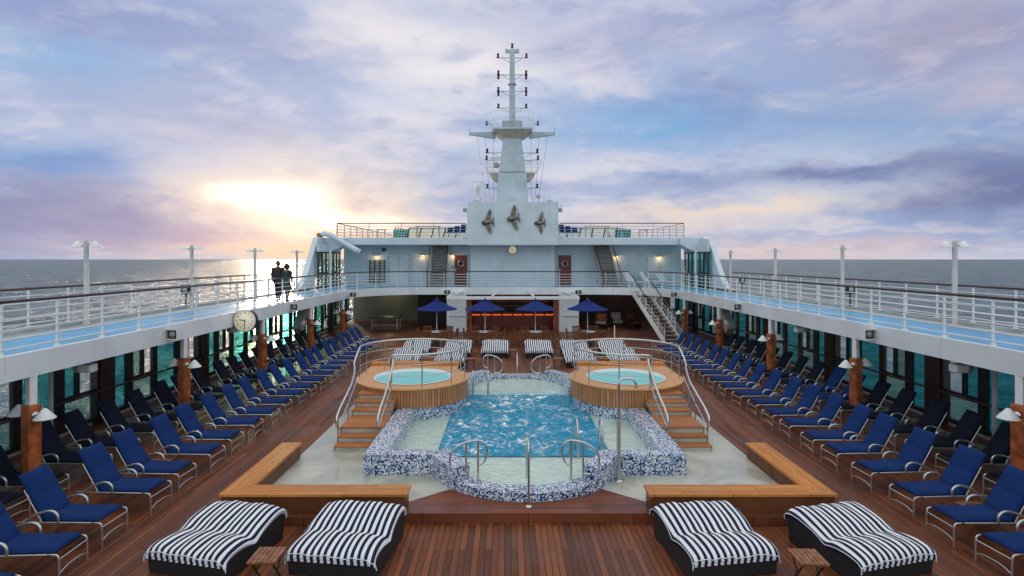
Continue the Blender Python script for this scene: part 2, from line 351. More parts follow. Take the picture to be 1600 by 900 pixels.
# ------------------------------------------------------------------ mesh helpers
class MB:
    def __init__(s): s.v = []; s.f = []; s.mi = []; s.sm = []
    def add(s, vs, fs, m=0, smooth=False):
        o = len(s.v); s.v += [tuple(p) for p in vs]
        for f in fs: s.f.append([i + o for i in f]); s.mi.append(m); s.sm.append(smooth)
        return s
    def box(s, x0, y0, z0, x1, y1, z1, m=0):
        x0, x1 = sorted((x0, x1)); y0, y1 = sorted((y0, y1)); z0, z1 = sorted((z0, z1))
        vs = [(x0, y0, z0), (x1, y0, z0), (x1, y1, z0), (x0, y1, z0), (x0, y0, z1), (x1, y0, z1), (x1, y1, z1), (x0, y1, z1)]
        return s.add(vs, [(0, 3, 2, 1), (4, 5, 6, 7), (0, 1, 5, 4), (1, 2, 6, 5), (2, 3, 7, 6), (3, 0, 4, 7)], m)
    def beam(s, p, q, w, h, m=0, up=(0, 0, 1)):
        p = Vector(p); q = Vector(q); d = (q - p).normalized(); u = Vector(up)
        a = d.cross(u)
        if a.length < 1e-4: a = d.cross(Vector((0, 1, 0)))
        a.normalize(); b = a.cross(d).normalized(); a = a * w / 2; b = b * h / 2
        vs = [p - a - b, p + a - b, p + a + b, p - a + b, q - a - b, q + a - b, q + a + b, q - a + b]
        return s.add(vs, [(0, 3, 2, 1), (4, 5, 6, 7), (0, 1, 5, 4), (1, 2, 6, 5), (2, 3, 7, 6), (3, 0, 4, 7)], m)
    def tube(s, path, r, n=8, closed=False, m=0):
        P = [Vector(p) for p in path]; k = len(P); vs = []; prev = None
        rr = r if isinstance(r, (list, tuple)) else [r] * k
        for i, p in enumerate(P):
            if closed: d = P[(i + 1) % k] - P[i - 1]
            else: d = P[min(i + 1, k - 1)] - P[max(i - 1, 0)]
            d.normalize()
            if prev is None:
                a = d.cross(Vector((0, 0, 1)))
                if a.length < 1e-3: a = Vector((1, 0, 0))
            else: a = prev - d * prev.dot(d)
            a.normalize(); prev = a; b = d.cross(a)
            vs += [p + (a * math.cos(2 * math.pi * j / n) + b * math.sin(2 * math.pi * j / n)) * rr[i] for j in range(n)]
        fs = []
        for i in range(k if closed else k - 1):
            i2 = (i + 1) % k
            for j in range(n): fs.append((i * n + j, i * n + (j + 1) % n, i2 * n + (j + 1) % n, i2 * n + j))
        s.add(vs, fs, m, True)
        if not closed:
            s.add(vs[:n], [tuple(range(n))[::-1]], m); s.add(vs[-n:], [tuple(range(n))], m)
        return s
    def lathe(s, prof, c, n=24, m=0, smooth=True, axis=None, caps=True):
        c = Vector(c); q = Vector((0, 0, 1)).rotation_difference(Vector(axis).normalized()) if axis else None
        vs = []
        for r_, z_ in prof:
            for j in range(n):
                p = Vector((r_ * math.cos(2 * math.pi * j / n), r_ * math.sin(2 * math.pi * j / n), z_))
                vs.append(c + (q @ p if q else p))
        fs = [(i * n + j, i * n + (j + 1) % n, (i + 1) * n + (j + 1) % n, (i + 1) * n + j) for i in range(len(prof) - 1) for j in range(n)]
        s.add(vs, fs, m, smooth)
        if caps and prof[0][0] > 1e-4: s.add(vs[:n], [tuple(range(n))[::-1]], m)
        if caps and prof[-1][0] > 1e-4: s.add(vs[-n:], [tuple(range(n))], m)
        return s
    def prism(s, poly, z0, z1, m=0, top=None):
        a = sum(poly[i - 1][0] * poly[i][1] - poly[i][0] * poly[i - 1][1] for i in range(len(poly)))
        if a < 0: poly = poly[::-1]
        n = len(poly)
        vs = [(x, y, z0) for x, y in poly] + [(x, y, z1) for x, y in poly]
        s.add(vs, [tuple(range(n))[::-1]] + [(i, (i + 1) % n, n + (i + 1) % n, n + i) for i in range(n)], m)
        s.add(vs[n:], [tuple(range(n))], m if top is None else top); return s
    def sheet(s, poly, z, m=0): return s.add([(x, y, z) for x, y in poly], [tuple(range(len(poly)))], m)
    def extrude(s, pts, vec, m=0):
        n = len(pts); v = Vector(vec); P = [Vector(p) for p in pts]
        s.add(P + [p + v for p in P], [tuple(range(n))[::-1], tuple(range(n, 2 * n))] + [(i, (i + 1) % n, n + (i + 1) % n, n + i) for i in range(n)], m); return s
    def build(s, name, mats, parent=None, loc=(0, 0, 0), bevel=0, rotz=0):
        me = bpy.data.meshes.new(name); me.from_pydata(s.v, [], s.f)
        for mm in (mats if isinstance(mats, (list, tuple)) else [mats]): me.materials.append(M[mm])
        me.polygons.foreach_set('material_index', s.mi); me.polygons.foreach_set('use_smooth', s.sm)
        me.validate(); me.update()
        import bmesh
        bm = bmesh.new(); bm.from_mesh(me); bmesh.ops.recalc_face_normals(bm, faces=bm.faces) if not getattr(s, 'keep', False) else None; bm.to_mesh(me); bm.free()
        ob = bpy.data.objects.new(name, me); COL.objects.link(ob); ob.location = loc; ob.rotation_euler = (0, 0, rotz)
        if parent: ob.parent = parent
        if bevel:
            b = ob.modifiers.new('bevel', 'BEVEL'); b.width = bevel; b.segments = 2; b.limit_method = 'ANGLE'; b.angle_limit = R(50)
        return ob

def tag(o, label=None, cat=None, group=None, kind=None):
    if label: o['label'] = label
    if cat: o['category'] = cat
    if group: o['group'] = group
    if kind: o['kind'] = kind
    return o
def thing(name, label, cat, loc=(0, 0, 0), rz=0, group=None):
    o = bpy.data.objects.new(name, None); o.empty_display_size = .2; COL.objects.link(o)
    o.location = loc; o.rotation_euler = (0, 0, rz); return tag(o, label, cat, group)
def structure(o, label=None): return tag(o, label, None, None, 'structure')
KIDS = {}
def kids(o): return [c for c in KIDSRC(o)]
def KIDSRC(o): return [c for c in bpy.data.objects if c.parent == o]
def dup(o, loc=None, rz=None, label=None, group=None, scale=None, cache={}):
    if o.name not in cache: cache[o.name] = [(c, [g for g in KIDSRC(c)]) for c in KIDSRC(o)]
    r_ = o.copy(); COL.objects.link(r_)
    if loc is not None: r_.location = loc
    if rz is not None: r_.rotation_euler = (0, 0, rz)
    if scale is not None: r_.scale = scale
    if label: r_['label'] = label
    if group: r_['group'] = group
    for c, gs in cache[o.name]:
        cc = c.copy(); COL.objects.link(cc); cc.parent = r_
        for g_ in gs:
            gg = g_.copy(); COL.objects.link(gg); gg.parent = cc
    return r_
def arc(cx, cy, r, a0, a1, n=16): return [(cx + r * math.cos(R(a0 + (a1 - a0) * i / n)), cy + r * math.sin(R(a0 + (a1 - a0) * i / n))) for i in range(n + 1)]
def arc3(c, r, a0, a1, n, u, v):
    c = Vector(c); u = Vector(u); v = Vector(v)
    return [c + (u * math.cos(R(a0 + (a1 - a0) * i / n)) + v * math.sin(R(a0 + (a1 - a0) * i / n))) * r for i in range(n + 1)]
def smooth_path(pts, it=2):
    P = [Vector(p) for p in pts]
    for _ in range(it):
        Q = [P[0]]
        for a, b in zip(P, P[1:]): Q += [a.lerp(b, .25), a.lerp(b, .75)]
        P = Q + [P[-1]]
    return P
ORD = 'nearest second third fourth fifth sixth seventh eighth ninth tenth eleventh twelfth thirteenth fourteenth fifteenth sixteenth seventeenth eighteenth nineteenth twentieth twenty-first twenty-second twenty-third twenty-fourth twenty-fifth twenty-sixth twenty-seventh twenty-eighth twenty-ninth thirtieth'.split()
SIDE = {-1: 'left', 1: 'right'}

# ------------------------------------------------------------------ setting: sea and decks
S = 60000
structure(MB().sheet([(-S, -S), (S, -S), (S, S), (-S, S)], -17.5).build('sea', 'sea'))
PX0, PX1, PY0, PY1 = -2.0, 2.0, 12.75, 18.6                          # the deep part of the pool
b = MB()
X0, X1, Y0, Y1 = -12.3, 12.3, -4, 46
for (xa, ya, xb, yb) in ((X0, Y0, X1, PY0), (X0, PY1, X1, Y1), (X0, PY0, PX0, PY1), (PX1, PY0, X1, PY1)):
    b.sheet([(xa, ya), (xb, ya), (xb, yb), (xa, yb)], 0)
structure(b.build('deck_floor', 'teak_deck'))

def inner_edge(off=0.0, n=14, half=False):
    """inner edge of the upper deck, from near left round to near right; off moves it outboard"""
    pts = [(-9.78 - off, -4)] + [(-9.78 - off, 33)]
    for i in range(1, n + 1):
        a = R(90 * i / n); pts.append((-5.58 - (4.2 + off) * math.cos(a), 33 + (3.95 + off) * math.sin(a)))
    pts += [(-x, y) for x, y in pts[::-1]]
    return pts
IE = inner_edge()
outer = [(12.58, -4), (12.58, 42), (-12.58, 42), (-12.58, -4)]
structure(MB().prism(IE[:len(IE)] + outer, 2.62, 2.88).build('upper_deck', ['ceiling']))
# fascia ring
b = MB()
E2 = inner_edge(.16)
for i in range(len(IE) - 1):
    p, q, p2, q2 = IE[i], IE[i + 1], E2[i], E2[i + 1]
    vs = [(p[0], p[1], 2.43), (q[0], q[1], 2.43), (q2[0], q2[1], 2.43), (p2[0], p2[1], 2.43)]
    vs = [Vector(v) for v in vs] + [Vector((v[0], v[1], 2.915)) for v in vs]
    # push slightly inboard so that it stands proud of the slab
    b.add(vs, [(0, 1, 5, 4), (3, 7, 6, 2), (4, 5, 6, 7), (0, 3, 2, 1)], 0, False)
fa = b.build('fascia', 'fascia_paint'); fa.location = (0, -.012, 0); fa.scale = (.9985, 1, 1)
structure(fa)
# blue walking surface, 6 mm above the slab
b = MB(); P1 = inner_edge(.17); W = 11.85
b.sheet(P1 + [(W, -4), (W, 39.4), (-W, 39.4), (-W, -4)], 2.888)
structure(b.build('blue_path', 'blue_deck'))
b = MB()
for s_ in (-1, 1):
    b.box(s_ * 11.853, -4, 2.882, s_ * 12.50, 42, 2.893)
    b.box(s_ * 12.50, -4, 2.45, s_ * 12.62, 42, 2.98)
structure(b.build('gutter', 'gutter_grey'))
b = MB()
for s_ in (-1, 1):                                                   # ship's side below the window wall
    b.box(s_ * 12.305, -4, -17.6, s_ * 12.56, 42, .14)
structure(b.build('hull', 'white_paint'))

# ------------------------------------------------------------------ railings
def railing(label, pts, z, closed_end=True, spacing=1.33, h=1.04, nbars=5, cat='railing', top='mahogany', body='lamp_white', posts=True, r=.016, wpost=.05, tr=.032, name='railing', group=None):
    rt = thing(name, label, cat, (pts[0][0], pts[0][1], z), group=group)
    o = Vector((pts[0][0], pts[0][1], z)); P = [Vector((p[0], p[1], z)) - o for p in pts]
    t = MB().tube([p + Vector((0, 0, h)) for p in P], tr, 8).build('top_rail', top, rt)
    bars = MB()
    for k in range(nbars):
        bar = MB().tube([p + Vector((0, 0, h * (k + .75) / (nbars + .75))) for p in P], r, 6).build('crossbar', body, rt)
    L = [0]
    for a, b_ in zip(P, P[1:]): L.append(L[-1] + (b_ - a).length)
    n = max(1, round(L[-1] / spacing)); proto = None
    for i in range(n + 1):
        s_ = L[-1] * i / n
        j = max(k for k in range(len(L)) if L[k] <= s_ + 1e-6); j = min(j, len(P) - 2)
        u = (s_ - L[j]) / (L[j + 1] - L[j]); p = P[j].lerp(P[j + 1], u); d = P[j + 1] - P[j]
        if proto is None:
            q = MB(); q.box(-.014, -wpost / 2, 0, .014, wpost / 2, h - tr); q.box(-.012, -wpost * 1.4, 0, .012, wpost * 1.4, .07)
            proto = q.build('post', body, rt); ob = proto
        else: ob = proto.copy(); COL.objects.link(ob); ob.parent = rt
        ob.location = p; ob.rotation_euler = (0, 0, math.atan2(d.y, d.x) + (math.pi / 2 if False else 0) + math.pi / 2 * 0)
    return rt
mid = len(IE) // 2
e3 = inner_edge(.07)
railing('white railing with brown top rail along the inner edge of the left promenade', e3[:2], 2.9)
# front transverse: left corner to the stair gap, then after the gap
GAP0, GAP1 = 7.55, 8.62
curve = [p for p in e3[1:-1]]
left_part = [p for p in curve if p[0] < GAP0 - .1]; 
def on_curve(xv):
    for a, b_ in zip(curve, curve[1:]):
        if a[0] <= xv <= b_[0] and b_[0] > a[0]:
            u = (xv - a[0]) / (b_[0] - a[0]); return (xv, a[1] + (b_[1] - a[1]) * u)
railing('white railing curving across the front of the upper deck below the fish sculptures', left_part + [on_curve(GAP0)], 2.9, spacing=1.5)
railing('short curved white railing between the staircase and the right promenade', [on_curve(GAP1)] + [p for p in curve if p[0] > GAP1 + .1], 2.9, spacing=1.2)
railing('white railing with brown top rail along the inner edge of the right promenade', e3[-2:], 2.9)
for s_ in (-1, 1):
    railing('outer sea-side railing of the %s promenade behind the lamp posts' % SIDE[s_], [(s_ * 12.54, -4), (s_ * 12.54, 32.6)], 2.98, spacing=1.33, h=1.02)

# ------------------------------------------------------------------ window walls under the promenades
BAY = 5.3
def window_bay(s_, y0, idx):
    x = s_ * 12.2
    rt = thing('window_bay', '%s dark framed tinted window bay from the near end, %s side of pool deck' % (ORD[idx], SIDE[s_]), 'window', (x, y0, 0), group='window bays of the lower deck')
    f = MB(); zt = 2.61; zb = .14
    f.box(-.10, 0, zb, .10, .10, zt)
    for a, b_ in ((1.35, 1.65), (2.62, 2.88), (3.92, 4.2)): f.box(-.045, a, zb, .045, b_, zt)
    f.box(-.075, .10, zb, .075, BAY, zb + .12); f.box(-.075, .10, 2.50, .075, BAY, zt)
    f.box(-.05, 2.08, 1.05, .05, 2.18, 2.5); f.box(-.052, 1.65, .93, .052, 2.62, 1.05)
    f.box(-.05, 4.62, 1.05, .05, 4.72, 2.5); f.box(-.052, 4.2, .93, .052, BAY, 1.05)
    f.build('frame', 'frame_dark', rt)
    for a, b_, z0, mm in ((.7, 1.35, .26, 'teal_glass'), (2.88, 3.92, .26, 'teal_glass'), (1.65, 2.08, 1.05, 'green_glass'), (4.2, 4.62, 1.05, 'teal_glass')):
        MB().box(-.008, a, z0, .008, b_, 2.5).build('pane', mm, rt)
    for a, b_ in ((1.65, 2.62), (4.2, BAY)): MB().box(-.008, a, .26, .008, b_, .93).build('pane', 'green_glass', rt)
    p = MB().box(-.14, .10, 0, .14, .70, 2.61).build('pillar', 'dark_wood', rt, bevel=.01); p['label'] = 'wide brown pillar between the windows'
    MB().tube([(-s_ * .32, 0, 1.02), (-s_ * .32, BAY, 1.02)], .035, 8).build('handrail', 'mahogany', rt)
    for yy in (1.5, 4.05): MB().beam((-s_ * .32, yy, 1.0), (-s_ * .07, yy, .98), .04, .05).build('bracket', 'black', rt)
for s_ in (-1, 1):
    for i in range(7):
        window_bay(s_, 5.5 + BAY * i, i)
# ------------------------------------------------------------------ column with two cone lamps
def cone_shade(mb, c, r, h, m=0):
    mb.lathe([(r, 0), (r * .985, .012), (r * .16, h), (0.001, h * 1.03)], c, 20, m)
YC = [11.2 + BAY * i for i in range(-1, 5)]
def column(first=None):
    rt = thing('deck_column', '', 'column')
    MB().box(-.12, -.12, 0, .12, .12, 1.86).build('casing', 'orange_wood', rt, bevel=.012)
    MB().box(-.07, -.07, 1.862, .07, .07, 2.44).build('post', 'lamp_white', rt, bevel=.01)
    for q in (-1, 1):
        l_ = MB().tube([(0, q * .11, 1.66), (0, q * .22, 1.67), (0, q * .30, 1.70)], .025, 8)
        l_.lathe([(.07, 0), (.07, .02), (.001, .021)], (0, q * .122, 1.66), 16, 0, True, (0, q, 0))
        lo = l_.build('lamp', 'steel', rt)
        sh = MB(); cone_shade(sh, (0, q * .40, 1.62), .19, .20); sh.build('shade', 'lamp_white', lo)
    return rt
c0 = column(); 
for s_ in (-1, 1):
    for i, y in enumerate(YC[1:]):
        lab = '%s orange wood column with cone lamps, counted from the near end, %s side' % (ORD[i], SIDE[s_])
        lc = (s_ * 9.84, y, 0)
        if s_ == -1 and i == 0: c0.location = lc; c0.rotation_euler = (0, 0, R(70)); tag(c0, lab, None, 'lamp columns along the promenade edges')
        else: dup(c0, lc, R(70 if s_ < 0 else -70) , lab)
# slender white outer poles
p0 = MB().lathe([(.055, 0), (.055, 2.60)], (0, 0, 0), 14).build('white_pole', 'grey_paint'); first = True
for s_ in (-1, 1):
    for i, y in enumerate((13.6, )):
        lab = 'slim grey white pole standing by the window wall, %s side' % SIDE[s_]
        if first: p0.location = (s_ * 11.4, y, 0); tag(p0, lab, 'pole', 'slim poles by the windows'); first = False
        else: dup(p0, (s_ * 11.4, y, 0), 0, lab)
# leaning brown panels
for s_ in (-1, 1):
    o = MB().beam((0, 1.3, 2.55), (0, -.1, .9), .5, .42, up=(1, 0, 0)).build('leaning_panel', 'beige_paint', loc=(s_ * 11.6, 30.3, 0), bevel=.02)
    tag(o, 'leaning brown strut box under the promenade on the %s side' % SIDE[s_], 'strut')
# dome lights under the promenades
def dome(s_, y, label):
    rt = thing('deck_light', label, 'light', (s_ * 10.25, y, 2.2), group='boxed lights under the promenades')
    h_ = MB().box(-.20, -.13, -.10, .12, .13, .10).build('housing', 'lamp_white', rt, bevel=.04)
    MB().lathe([(.11, 0), (.10, .12), (.06, .17), (.001, .18)], (.10, 0, 0), 16, 0, True, (1, 0, -.2)).build('lens', 'beige_paint', rt)
    MB().box(-.03, -.03, .10, .03, .03, .42).build('bracket', 'black', rt)
    if s_ < 0: rt.rotation_euler = (0, 0, R(180))
for s_ in (-1, 1):
    dome(s_, 13.2, 'nearer white boxed deck light under the %s promenade' % SIDE[s_])
    dome(s_, 20.4, 'farther white boxed deck light under the %s promenade' % SIDE[s_])

# ------------------------------------------------------------------ horn speakers
def speaker(loc, rz, label):
    rt = thing('loudspeaker', label, 'loudspeaker', loc, rz, 'horn loudspeakers on the fascia'); rt.scale = (1.2, 1.2, 1.2)
    b = MB(); w0, h0, w1, h1 = .09, .07, .19, .125           # flares towards -y (front)
    vs = [(-w0, .20, -h0), (w0, .20, -h0), (w0, .20, h0), (-w0, .20, h0), (-w1, -.12, -h1), (w1, -.12, -h1), (w1, -.12, h1), (-w1, -.12, h1)]
    b.add(vs, [(0, 1, 2, 3), (0, 4, 5, 1), (1, 5, 6, 2), (2, 6, 7, 3), (3, 7, 4, 0)])
    i0, i1 = w1 - .025, h1 - .025
    b.add([(-w1, -.12, -h1), (w1, -.12, -h1), (w1, -.12, h1), (-w1, -.12, h1), (-i0, -.12, -i1), (i0, -.12, -i1), (i0, -.12, i1), (-i0, -.12, i1)], [(0, 4, 5, 1), (1, 5, 6, 2), (2, 6, 7, 3), (3, 7, 4, 0)])
    b.build('housing', 'lamp_white', rt)
    b = MB(); b.add([(-i0, -.12, -i1), (i0, -.12, -i1), (i0, -.12, i1), (-i0, -.12, i1), (-.05, .06, -.05), (.05, .06, -.05), (.05, .06, .05), (-.05, .06, .05)], [(0, 4, 5, 1), (1, 5, 6, 2), (2, 6, 7, 3), (3, 7, 4, 0), (4, 7, 6, 5)])
    b.build('horn', 'horn_grey', rt)
    MB().lathe([(.075, 0), (.07, .03), (.03, .04), (.001, .06)], (0, -.04, 0), 16, 0, True, (0, -1, 0)).build('driver', 'grey_paint', rt)
    MB().beam((0, .15, 0), (.0, .34, -.02), .08, .06).build('bracket', 'lamp_white', rt)
for s_ in (-1, 1):
    for k, y in enumerate((15.6, 24.5, 33.0)):
        speaker((s_ * (9.60 if k < 2 else 9.35), y, 2.68), R(-12 if s_ < 0 else 12), '%s horn loudspeaker on the %s promenade fascia' % (('near', 'middle', 'far')[k], SIDE[s_]))
    speaker((s_ * 4.25, 36.6, 2.62), 0, 'small horn loudspeaker on the front fascia above the %s pair of umbrellas' % SIDE[s_])

# ------------------------------------------------------------------ round clocks
def text_mesh(txt, size, mname, parent, loc, rot, name='numeral'):
    cu = bpy.data.curves.new('t', 'FONT'); cu.body = txt; cu.size = size; cu.align_x = 'CENTER'; cu.align_y = 'CENTER'; cu.extrude = .002
    to = bpy.data.objects.new('t', cu); COL.objects.link(to)
    bpy.context.view_layer.update()
    me = bpy.data.meshes.new_from_object(to.evaluated_get(bpy.context.evaluated_depsgraph_get()))
    bpy.data.objects.remove(to); me.materials.clear(); me.materials.append(M[mname])
    ob = bpy.data.objects.new(name, me); COL.objects.link(ob); ob.parent = parent; ob.location = loc; ob.rotation_euler = rot
    return ob
def clock(loc, rz, r, dep, label, numerals=True):
    rt = thing('wall_clock', label, 'clock', loc, rz)
    MB().lathe([(r * 1.0, 0), (r * 1.06, .02), (r * 1.06, dep)], (0, dep, 0), 40, 0, True, (0, -1, 0)).build('case', 'black', rt)
    MB().lathe([(r * 1.0, 0), (r * 1.06, .03), (r * 1.0, .05), (r * .95, .03)], (0, 0, 0), 40, 0, True, (0, -1, 0), False).build('rim', 'lamp_white', rt)
    MB().lathe([(r * .97, 0), (r * .97, .02), (.001, .021)], (0, 0, 0), 40, 0, True, (0, -1, 0)).build('face', 'clock_face', rt)
    for h_ in range(12):
        a = R(90 - 30 * h_); c_, s2 = math.cos(a), math.sin(a)
        if numerals: text_mesh(str(h_ or 12), r * .24, 'black', rt, (c_ * r * .76, -.028, s2 * r * .76), (R(90), 0, 0))
        else: MB().beam((c_ * r * .72, -.028, s2 * r * .72), (c_ * r * .86, -.028, s2 * r * .86), r * .06, .006, up=(0, 1, 0)).build('hour_mark', 'black', rt)
    for ang, L, wd, nm in ((283, .52, .07, 'hour_hand'), (180, .80, .05, 'minute_hand')):
        a = R(90 - ang); MB().beam((-math.cos(a) * r * .14, -.034, -math.sin(a) * r * .14), (math.cos(a) * r * L, -.034, math.sin(a) * r * L), r * wd, .006, up=(0, 1, 0)).build(nm, 'black', rt)
    MB().box(-.42 if r > .3 else -.05, dep * .5, -.05, .05, dep + .02, .05).build('bracket', 'black', rt)
clock((-9.36, 19.3, 2.64), 0, .36, .20, 'big round clock with black case hung from the left promenade edge')
clock((.0, 38.0, 5.38), 0, .27, .05, 'small round cream clock on the wall under the fish sculptures')

# ------------------------------------------------------------------ lamp posts on the promenades
def lamp_post():
    rt = thing('lamp_post', '', 'lamp post')
    MB().lathe([(.12, 0), (.12, .03), (.065, .04), (.062, 2.3), (.066, 2.36), (.001, 2.40)], (0, 0, 0), 18).build('pole', 'post_paint', rt)
    MB().tube([(-.20, 0, 2.26), (.20, 0, 2.26)], .022, 8).build('arm', 'steel', rt)
    for q in (-1, 1):
        sh = MB(); cone_shade(sh, (q * .25, 0, 2.20), .17, .17); so_ = sh.build('lamp_shade', 'lamp_white', rt)
        MB().lathe([(.05, 0), (.05, .03)], (q * .26, 0, 2.205), 12).build('bulb', 'bulb', so_)
    return rt
lp = None
for s_ in (-1, 1):
    for k in range(4):
        y = 15.85 + BAY * k; lab = '%s white lamp post with two cone shades, counting away along the %s promenade' % (ORD[k], SIDE[s_])
        if lp is None: lp = lamp_post(); tag(lp, lab, None, 'lamp posts on the promenades'); lp.location = (s_ * 12.22, y, 2.893)
        else: dup(lp, (s_ * 12.22, y, 2.893), 0, lab)
# life-ring style boxes on the railing
for s_, y in ((-1, 21.0), (1, 20.9), (1, 30.5), (-1, 30.6)):
    rt = thing('rail_light', 'small black floodlight on the sea-side railing, %s side, %s one' % (SIDE[s_], 'near' if y < 25 else 'far'), 'floodlight', (s_ * 12.35, y, 3.62), group='floodlights on the outer railing')
    MB().box(-.14, -.08, -.16, .14, .08, .16).build('housing', 'black', rt, bevel=.02)
    MB().lathe([(.09, 0), (.08, .02), (.001, .03)], (0, -.082, 0), 16, 0, True, (0, -1, 0)).build('lens', 'grey_paint', rt)
    MB().box(-.02, -.02, -.62, .02, .02, -.16).build('bracket', 'black', rt)

# ------------------------------------------------------------------ upper front house
sup = thing('deckhouse', 'white two storey deckhouse with doors and stairs across the front', 'deckhouse', (0, 39, 2.88))
Z = 2.88
def rel(b, ox=0, oy=39, oz=Z): b.v = [(x - ox, y - oy, z - oz) for x, y, z in b.v]; return b
b = MB()
b.box(-11.7, 39.1, 2.886, 11.7, 39.3, 5.72)
wall = rel(b).build('wall', 'pale_wall', sup)
rel(MB().box(-2.86, 38.25, 2.89, 2.86, 39.098, 5.68)).build('wall', 'pale_wall', sup)
# roof slab with thick white edge
b = MB(); b.box(-10.9, 36.95, 5.69, 10.9, 57, 6.17)
rel(b).build('roof_slab', 'white_wall', sup, bevel=.03)
b = MB(); b.prism([(-3.0, 36.85), (3.0, 36.85), (2.86, 40.2), (-2.86, 40.2)], 5.66, 8.5)
rel(b).build('funnel_block', 'white_wall', sup, bevel=.05)
for q in (-1, 1):                                                    # flare from the block into the slab edge
    rel(MB().extrude([(q * 2.9, 36.9, 6.165), (q * 2.9, 36.9, 6.62), (q * 3.04, 36.9, 6.3), (q * 3.3, 36.9, 6.168)], (0, .4, 0))).build('gusset', 'white_wall', sup)
def porthole_door(cx, label):
    d_ = rel(MB().box(cx - .44, 39.04, 2.93, cx + .44, 39.098, 5.02), 0).build('door', 'red_door', sup, bevel=.01); d_['label'] = label
    rel(MB().lathe([(.155, 0), (.20, .02), (.20, .045), (.15, .045), (.15, 0)], (cx, 39.03, 4.45), 24, 0, True, (0, -1, 0), False)).build('porthole', 'steel', d_)
    rel(MB().lathe([(.15, 0), (.15, .01), (.001, .012)], (cx, 39.028, 4.45), 24, 0, True, (0, -1, 0))).build('pane', 'black', d_)
    rel(MB().box(cx - .385, 38.985, 3.85, cx - .33, 39.03, 4.1)).build('handle', 'steel', d_)
    f = MB(); f.box(cx - .52, 39.05, 2.89, cx - .45, 39.12, 5.1); f.box(cx + .45, 39.05, 2.89, cx + .52, 39.12, 5.1); f.box(cx - .45, 39.05, 5.03, cx + .45, 39.12, 5.1)
    rel(f).build('door_frame', 'pale_wall', sup)
porthole_door(-3.58, 'red wooden door with porthole left of the clock'); porthole_door(3.63, 'red wooden door with porthole right of the clock')
def white_door(x0, x1, zt, split=False):
    f = MB(); f.box(x0, 39.06, 2.95, x1, 39.098, zt)
    d_ = rel(f).build('door', 'white_wall', sup, bevel=.008)
    e_ = MB(); e_.box(x0 - .035, 39.075, 2.93, x0 - .005, 39.12, zt + .03); e_.box(x1 + .005, 39.075, 2.93, x1 + .035, 39.12, zt + .03); e_.box(x0 - .005, 39.075, zt + .005, x1 + .005, 39.12, zt + .035)
    if split: e_.box((x0 + x1) / 2 - .012, 39.045, 2.95, (x0 + x1) / 2 + .012, 39.07, zt)
    rel(e_).build('door_seam', 'grey_paint', d_)
    h_ = MB()
    for zz in (3.2, 4.0, zt - .25): h_.box(x0 - .05, 39.03, zz, x0 + .03, 39.07, zz + .1)
    rel(h_).build('hinge', 'grey_paint', d_)
    rel(MB().box(x1 - .15, 39.0, 3.85, x1 - .07, 39.06, 3.95)).build('handle', 'steel', d_)
white_door(-8.55, -7.2, 5.1, True); white_door(-6.95, -6.0, 4.9); white_door(5.9, 6.75, 4.9)
white_door(9.35, 10.2, 4.9)
# barred window / shelf of slats
rel(MB().box(-9.85, 39.05, 3.15, -8.85, 39.09, 4.65)).build('window_panel', 'grey_paint', sup)
f = MB()
for i in range(4): f.box(-9.9 + i * .34, 38.98, 3.1, -9.85 + i * .34, 39.05, 4.7)
for i in range(9): f.box(-9.9, 38.97, 3.13 + i * .19, -8.83, 39.0, 3.16 + i * .19)
rel(f).build('window_grille', 'frame_dark', sup)
# wall lamps, lit
for i, (lx, lz) in enumerate(((-9.4, 4.98), (-6.2, 5.02), (-4.12, 5.03), (7.2, 4.95), (10.2, 4.92))):
    lo = rel(MB().tube([(lx, 39.1, lz + .02), (lx, 38.86, lz + .08)], .022, 8)).build('wall_lamp', 'steel', sup)
    sh = MB(); cone_shade(sh, (lx, 38.84, lz), .20, .15); rel(sh).build('lamp_shade', 'lamp_white', lo)
    rel(MB().lathe([(.06, -.02), (.06, .02)], (lx, 38.84, lz), 12)).build('bulb', 'bulb', lo)
    pl = bpy.data.lights.new('wall_lamp_light', 'POINT'); po = bpy.data.objects.new('wall_lamp_light', pl); COL.objects.link(po)
    pl.energy = 5; pl.color = (1, .62, .28); pl.shadow_soft_size = .05; po.location = (lx, 38.80, lz - .08)
for lx in (-9.05, -5.4):
    rel(MB().box(lx, 39.0, 5.3, lx + .26, 39.1, 5.52)).build('junction_box', 'frame_dark', sup)
rel(MB().box(-4.18, 39.06, 4.15, -4.0, 39.1, 4.28)).build('switch', 'black', sup)

# steep stairs to the top deck
def steep_stair(cx, label, lean):
    rt = thing('ladder_stair', label, 'stairs', (cx, 37.1, Z + .01))
    n = 14; H = 2.9; run = 1.75; wdt = 1.0
    tr = MB()
    for i in range(n):
        z = H * (i + 1) / n; y = run * i / n; xx = lean * i / n
        tr.box(xx - wdt / 2, y, z - .04, xx + wdt / 2, y + .24, z)
        tr.box(xx - wdt / 2 + .01, y + .20, z - H / n, xx + wdt / 2 - .01, y + .215, z - .042)
    tr.build('treads', 'tread_grey', rt)
    for q in (-1, 1):
        MB().beam((q * (wdt / 2 + .04), -.1, 0), (q * (wdt / 2 + .04) + lean, run + .05, H), .05, .2).build('stringer', 'beige_paint', rt)
        MB().tube([(q * (wdt / 2 + .1), -.25, .0), (q * (wdt / 2 + .1), -.25, .85), (q * (wdt / 2 + .1) + lean, run - .05, H + .75)], .03, 8).build('handrail', 'mahogany', rt)
steep_stair(-4.98, 'steep grey stairs left of the red doors climbing to the top deck', -.0)
steep_stair(6.5, 'steep grey stairs right of the red doors climbing to the top deck', -.45)

